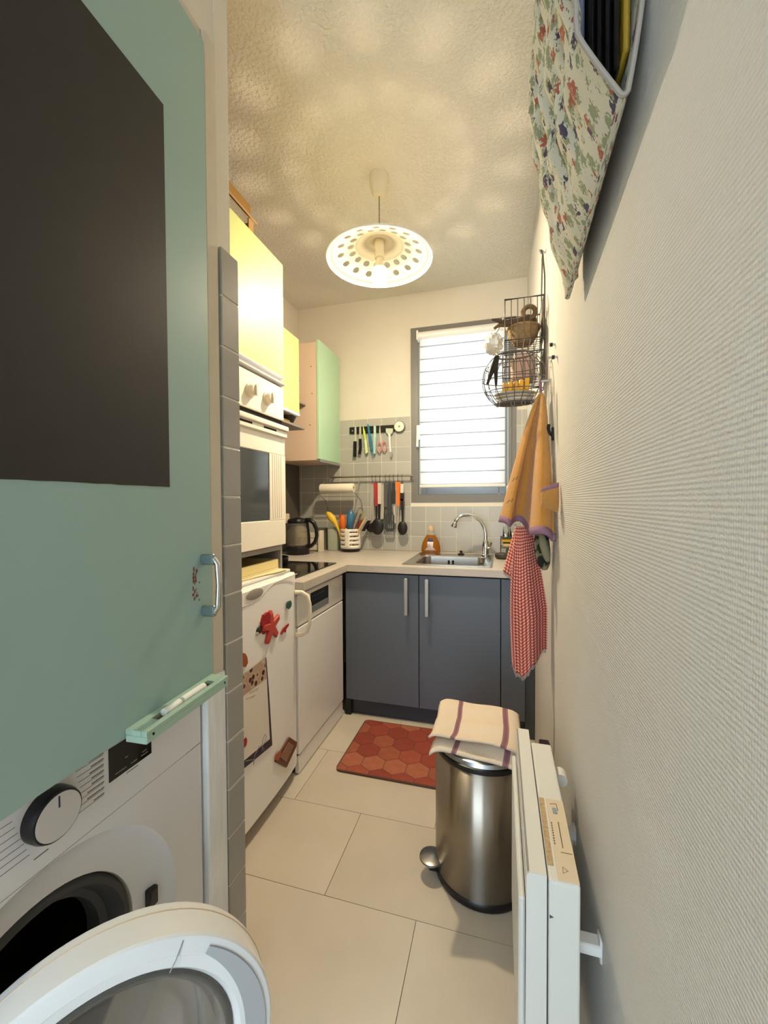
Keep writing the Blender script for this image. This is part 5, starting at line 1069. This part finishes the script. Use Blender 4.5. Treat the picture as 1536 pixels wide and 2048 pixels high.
# folded drape: fan of pleats from the loop down to the hem
OUT = [(0.0, 0.0), (0.5, 0.35), (0.8, 0.75), (1.0, 1.0)]
def ot(u, v):
    w = v**0.80
    xl = 0.128+(0.000-0.128)*w; xr = 0.136+(0.160-0.136)*w**0.6
    x = xl+(xr-xl)*u
    pl = math.sin(u*PI*3.4+0.3)
    y = TY-0.02-0.055*w*pl*(0.7+0.3*u)-0.03*w-0.185*w*u**2.2
    zb = 1.085+0.012*math.sin(u*5.5)-0.022*u+0.010*math.cos(u*PI*5.2)
    z = 1.520+(zb-1.520)*v
    x += 0.008*w*math.sin(u*PI*5.2)
    return Vector((min(x, 0.157), y, z))
b = MB(); b.surf(ot, 44, 40); b.build('terry_cloth', orange_m, t, thick=0.007, angle=80, normals=False)
b = MB(); b.surf(lambda u, v: ot(u, 0.965+0.05*v)+Vector((0, -0.0005, 0)), 44, 2); b.build('binding', purple_m, t, thick=0.010, angle=80, normals=False)
MB().tube([(0.131, TY-0.012, 1.515), (0.128, TY-0.010, 1.56), (0.131, TY, 1.5745), (0.134, TY+0.006, 1.56), (0.134, TY-0.012, 1.515)], 0.003, 6).build('loop', purple_m, t)
def flap(u, v):
    x = 0.112+0.047*u; z = 1.190-0.065*v+0.018*u*(1-v)-0.02*(1-u)*(v)*-1
    return Vector((min(x, 0.158), TY-0.262-0.012*math.sin(v*PI)+0.03*u, z))
b = MB(); b.surf(flap, 12, 12); b.build('folded_corner', orange_m, t, thick=0.008, angle=80, normals=False)
b = MB(); b.surf(lambda u, v: flap(u, -0.03+0.16*v)+Vector((0, -0.002, 0.0)), 12, 2); b.build('corner_binding', purple_m, t, thick=0.010, angle=80, normals=False)
for (x, y, s_) in ((1030, 958, 1.0), (1020, 1002, 1.2)):
    p = onY(x, y, TY-0.085); b = MB(); b.tube([p+Vector((-0.008*s_, 0, -0.008)), p+Vector((-0.002, -0.002, 0.004)), p+Vector((0.004, -0.001, -0.002)), p+Vector((0.008*s_, 0, 0.009))], 0.0016, 5); b.build('embroidery', M('embroidery_grey', '#7d6a5a', 0.9), t)
def gingham():
    m = mat('red_check_cotton', '#b5463f', 0.95, bump=0.6, bscale=320, bdist=0.002); nt = m.node_tree; N = nt.nodes; L = nt.links; bs = N['Principled BSDF']
    uv = N.new('ShaderNodeUVMap'); sp_ = N.new('ShaderNodeSeparateXYZ'); L.new(uv.outputs[0], sp_.inputs[0])
    def sq(o, k):
        a = N.new('ShaderNodeMath'); a.operation = 'MULTIPLY'; a.inputs[1].default_value = k; L.new(o, a.inputs[0]); f = N.new('ShaderNodeMath'); f.operation = 'FRACT'; L.new(a.outputs[0], f.inputs[0])
        g = N.new('ShaderNodeMath'); g.operation = 'GREATER_THAN'; g.inputs[1].default_value = 0.5; L.new(f.outputs[0], g.inputs[0]); return g
    gx, gy = sq(sp_.outputs[0], 1.0), sq(sp_.outputs[1], 1.0)
    s_ = N.new('ShaderNodeMath'); s_.operation = 'ADD'; L.new(gx.outputs[0], s_.inputs[0]); L.new(gy.outputs[0], s_.inputs[1])
    h = N.new('ShaderNodeMath'); h.operation = 'MULTIPLY'; h.inputs[1].default_value = 0.5; L.new(s_.outputs[0], h.inputs[0])
    r = N.new('ShaderNodeValToRGB'); r.color_ramp.interpolation = 'CONSTANT'; e = r.color_ramp.elements; e[0].color = lin('#e3b9a6'); e[1].position = 0.3; e[1].color = lin('#bf6357'); q = e.new(0.8); q.color = lin('#92282c')
    L.new(h.outputs[0], r.inputs[0]); L.new(r.outputs[0], bs.inputs['Base Color']); return m
gm = gingham(); RYT = 1.47
t = thing('checked_towel', 'red and white checked tea towel hanging below the orange towel', 'towel', (0.09, RYT, 0.56))
def rt(u, v):
    xl = 0.052+(0.040-0.052)*v-0.012*math.sin(v*PI); xr = 0.095+(0.150-0.095)*min(1, v*1.5)**0.7
    x = xl+(xr-xl)*u
    y = RYT-0.01-0.035*abs(math.sin(u*PI*1.0+0.15))*min(1, 0.35+v)+0.015*math.sin(u*9)*v
    zb = 0.560+0.085*min(1, max(0, u-0.3)/0.25)+(0.02*math.sin(u*8))
    if u < 0.12: zb += 0.05*(0.12-u)/0.12
    return Vector((min(x, 0.158), y, 1.075+(zb-1.075)*v))
b = MB(); b.surf(rt, 40, 60, (11, 46)); b.build('cloth', gm, t, thick=0.004, angle=80, normals=False)
def rt2(u, v):
    x = 0.052-0.040*v+(0.030+0.022*v)*u
    return Vector((x, RYT+0.03-0.02*math.sin(u*PI), 1.07+(0.915-0.03*u-1.07)*v))
b = MB(); b.surf(rt2, 16, 24, (6, 15)); b.build('short_fold', gm, t, thick=0.004, angle=80, normals=False)
fr = M('fringe_grey', '#b09a90', 0.95); b = MB()
for k in range(46):
    u = (k+0.5)/46; p = rt(u, 1.0); b.tube([p+Vector((0, 0, 0.004)), p+Vector((random.uniform(-.0015, .0015), 0, -0.012-0.004*random.random()))], 0.0011, 4)
for k in range(24):
    u = (k+0.5)/24; p = rt2(u, 1.0); b.tube([p+Vector((0, 0, 0.004)), p+Vector((random.uniform(-.0015, .0015), 0, -0.012))], 0.0011, 4)
tag(b.build('fringe', fr, t), kind='stuff')
tag(MB().tube([(XW, RYT+0.02, 1.10), (0.10, RYT+0.02, 1.10), (0.075, RYT+0.015, 1.10), (0.072, RYT+0.015, 1.112)], 0.004, 8).build('wall_hook', alu, None), 'long steel wall hook holding the checked tea towel', 'hook')
# oven mitt
t = thing('oven_mitt', 'dark green patterned oven mitt with beige thumb behind the checked towel', 'oven mitt', (0.135, 1.42, 0.94))
def camo():
    m = mat('mitt_print', '#4a4a38', 0.9); nt = m.node_tree; N = nt.nodes; L = nt.links
    tc = N.new('ShaderNodeTexCoord'); n = N.new('ShaderNodeTexNoise'); n.inputs['Scale'].default_value = 38; L.new(tc.outputs['Object'], n.inputs['Vector'])
    r = N.new('ShaderNodeValToRGB'); r.color_ramp.interpolation = 'CONSTANT'; e = r.color_ramp.elements; e[0].color = lin('#1c211a'); e[1].position = 0.5; e[1].color = lin('#6a6850'); q = e.new(0.6); q.color = lin('#8d8668'); L.new(n.outputs['Fac'], r.inputs[0]); L.new(r.outputs[0], N['Principled BSDF'].inputs['Base Color']); return m
MB().tube([(0.128, 1.43, 1.085), (0.130, 1.43, 1.05), (0.133, 1.43, 1.0), (0.138, 1.43, 0.955), (0.141, 1.43, 0.935)], [0.016, 0.022, 0.025, 0.020, 0.008], 14).build('mitt_body', camo(), t)
MB().tube([(0.128, 1.405, 1.055), (0.134, 1.395, 1.02), (0.143, 1.393, 0.985), (0.146, 1.395, 0.968)], [0.008, 0.013, 0.012, 0.006], 12).build('thumb', M('mitt_beige', '#8a8468', 0.9), t)
tag(MB().tube([(XW, 1.43, 1.098), (0.134, 1.43, 1.098), (0.128, 1.43, 1.09)], 0.0035, 8).build('wall_hook', alu, None), 'short steel wall hook holding the oven mitt', 'hook')

# helper properties used only while building
for o in bpy.data.objects:
    for k in ('_w', '_rot'):
        if k in o.keys(): del o[k]
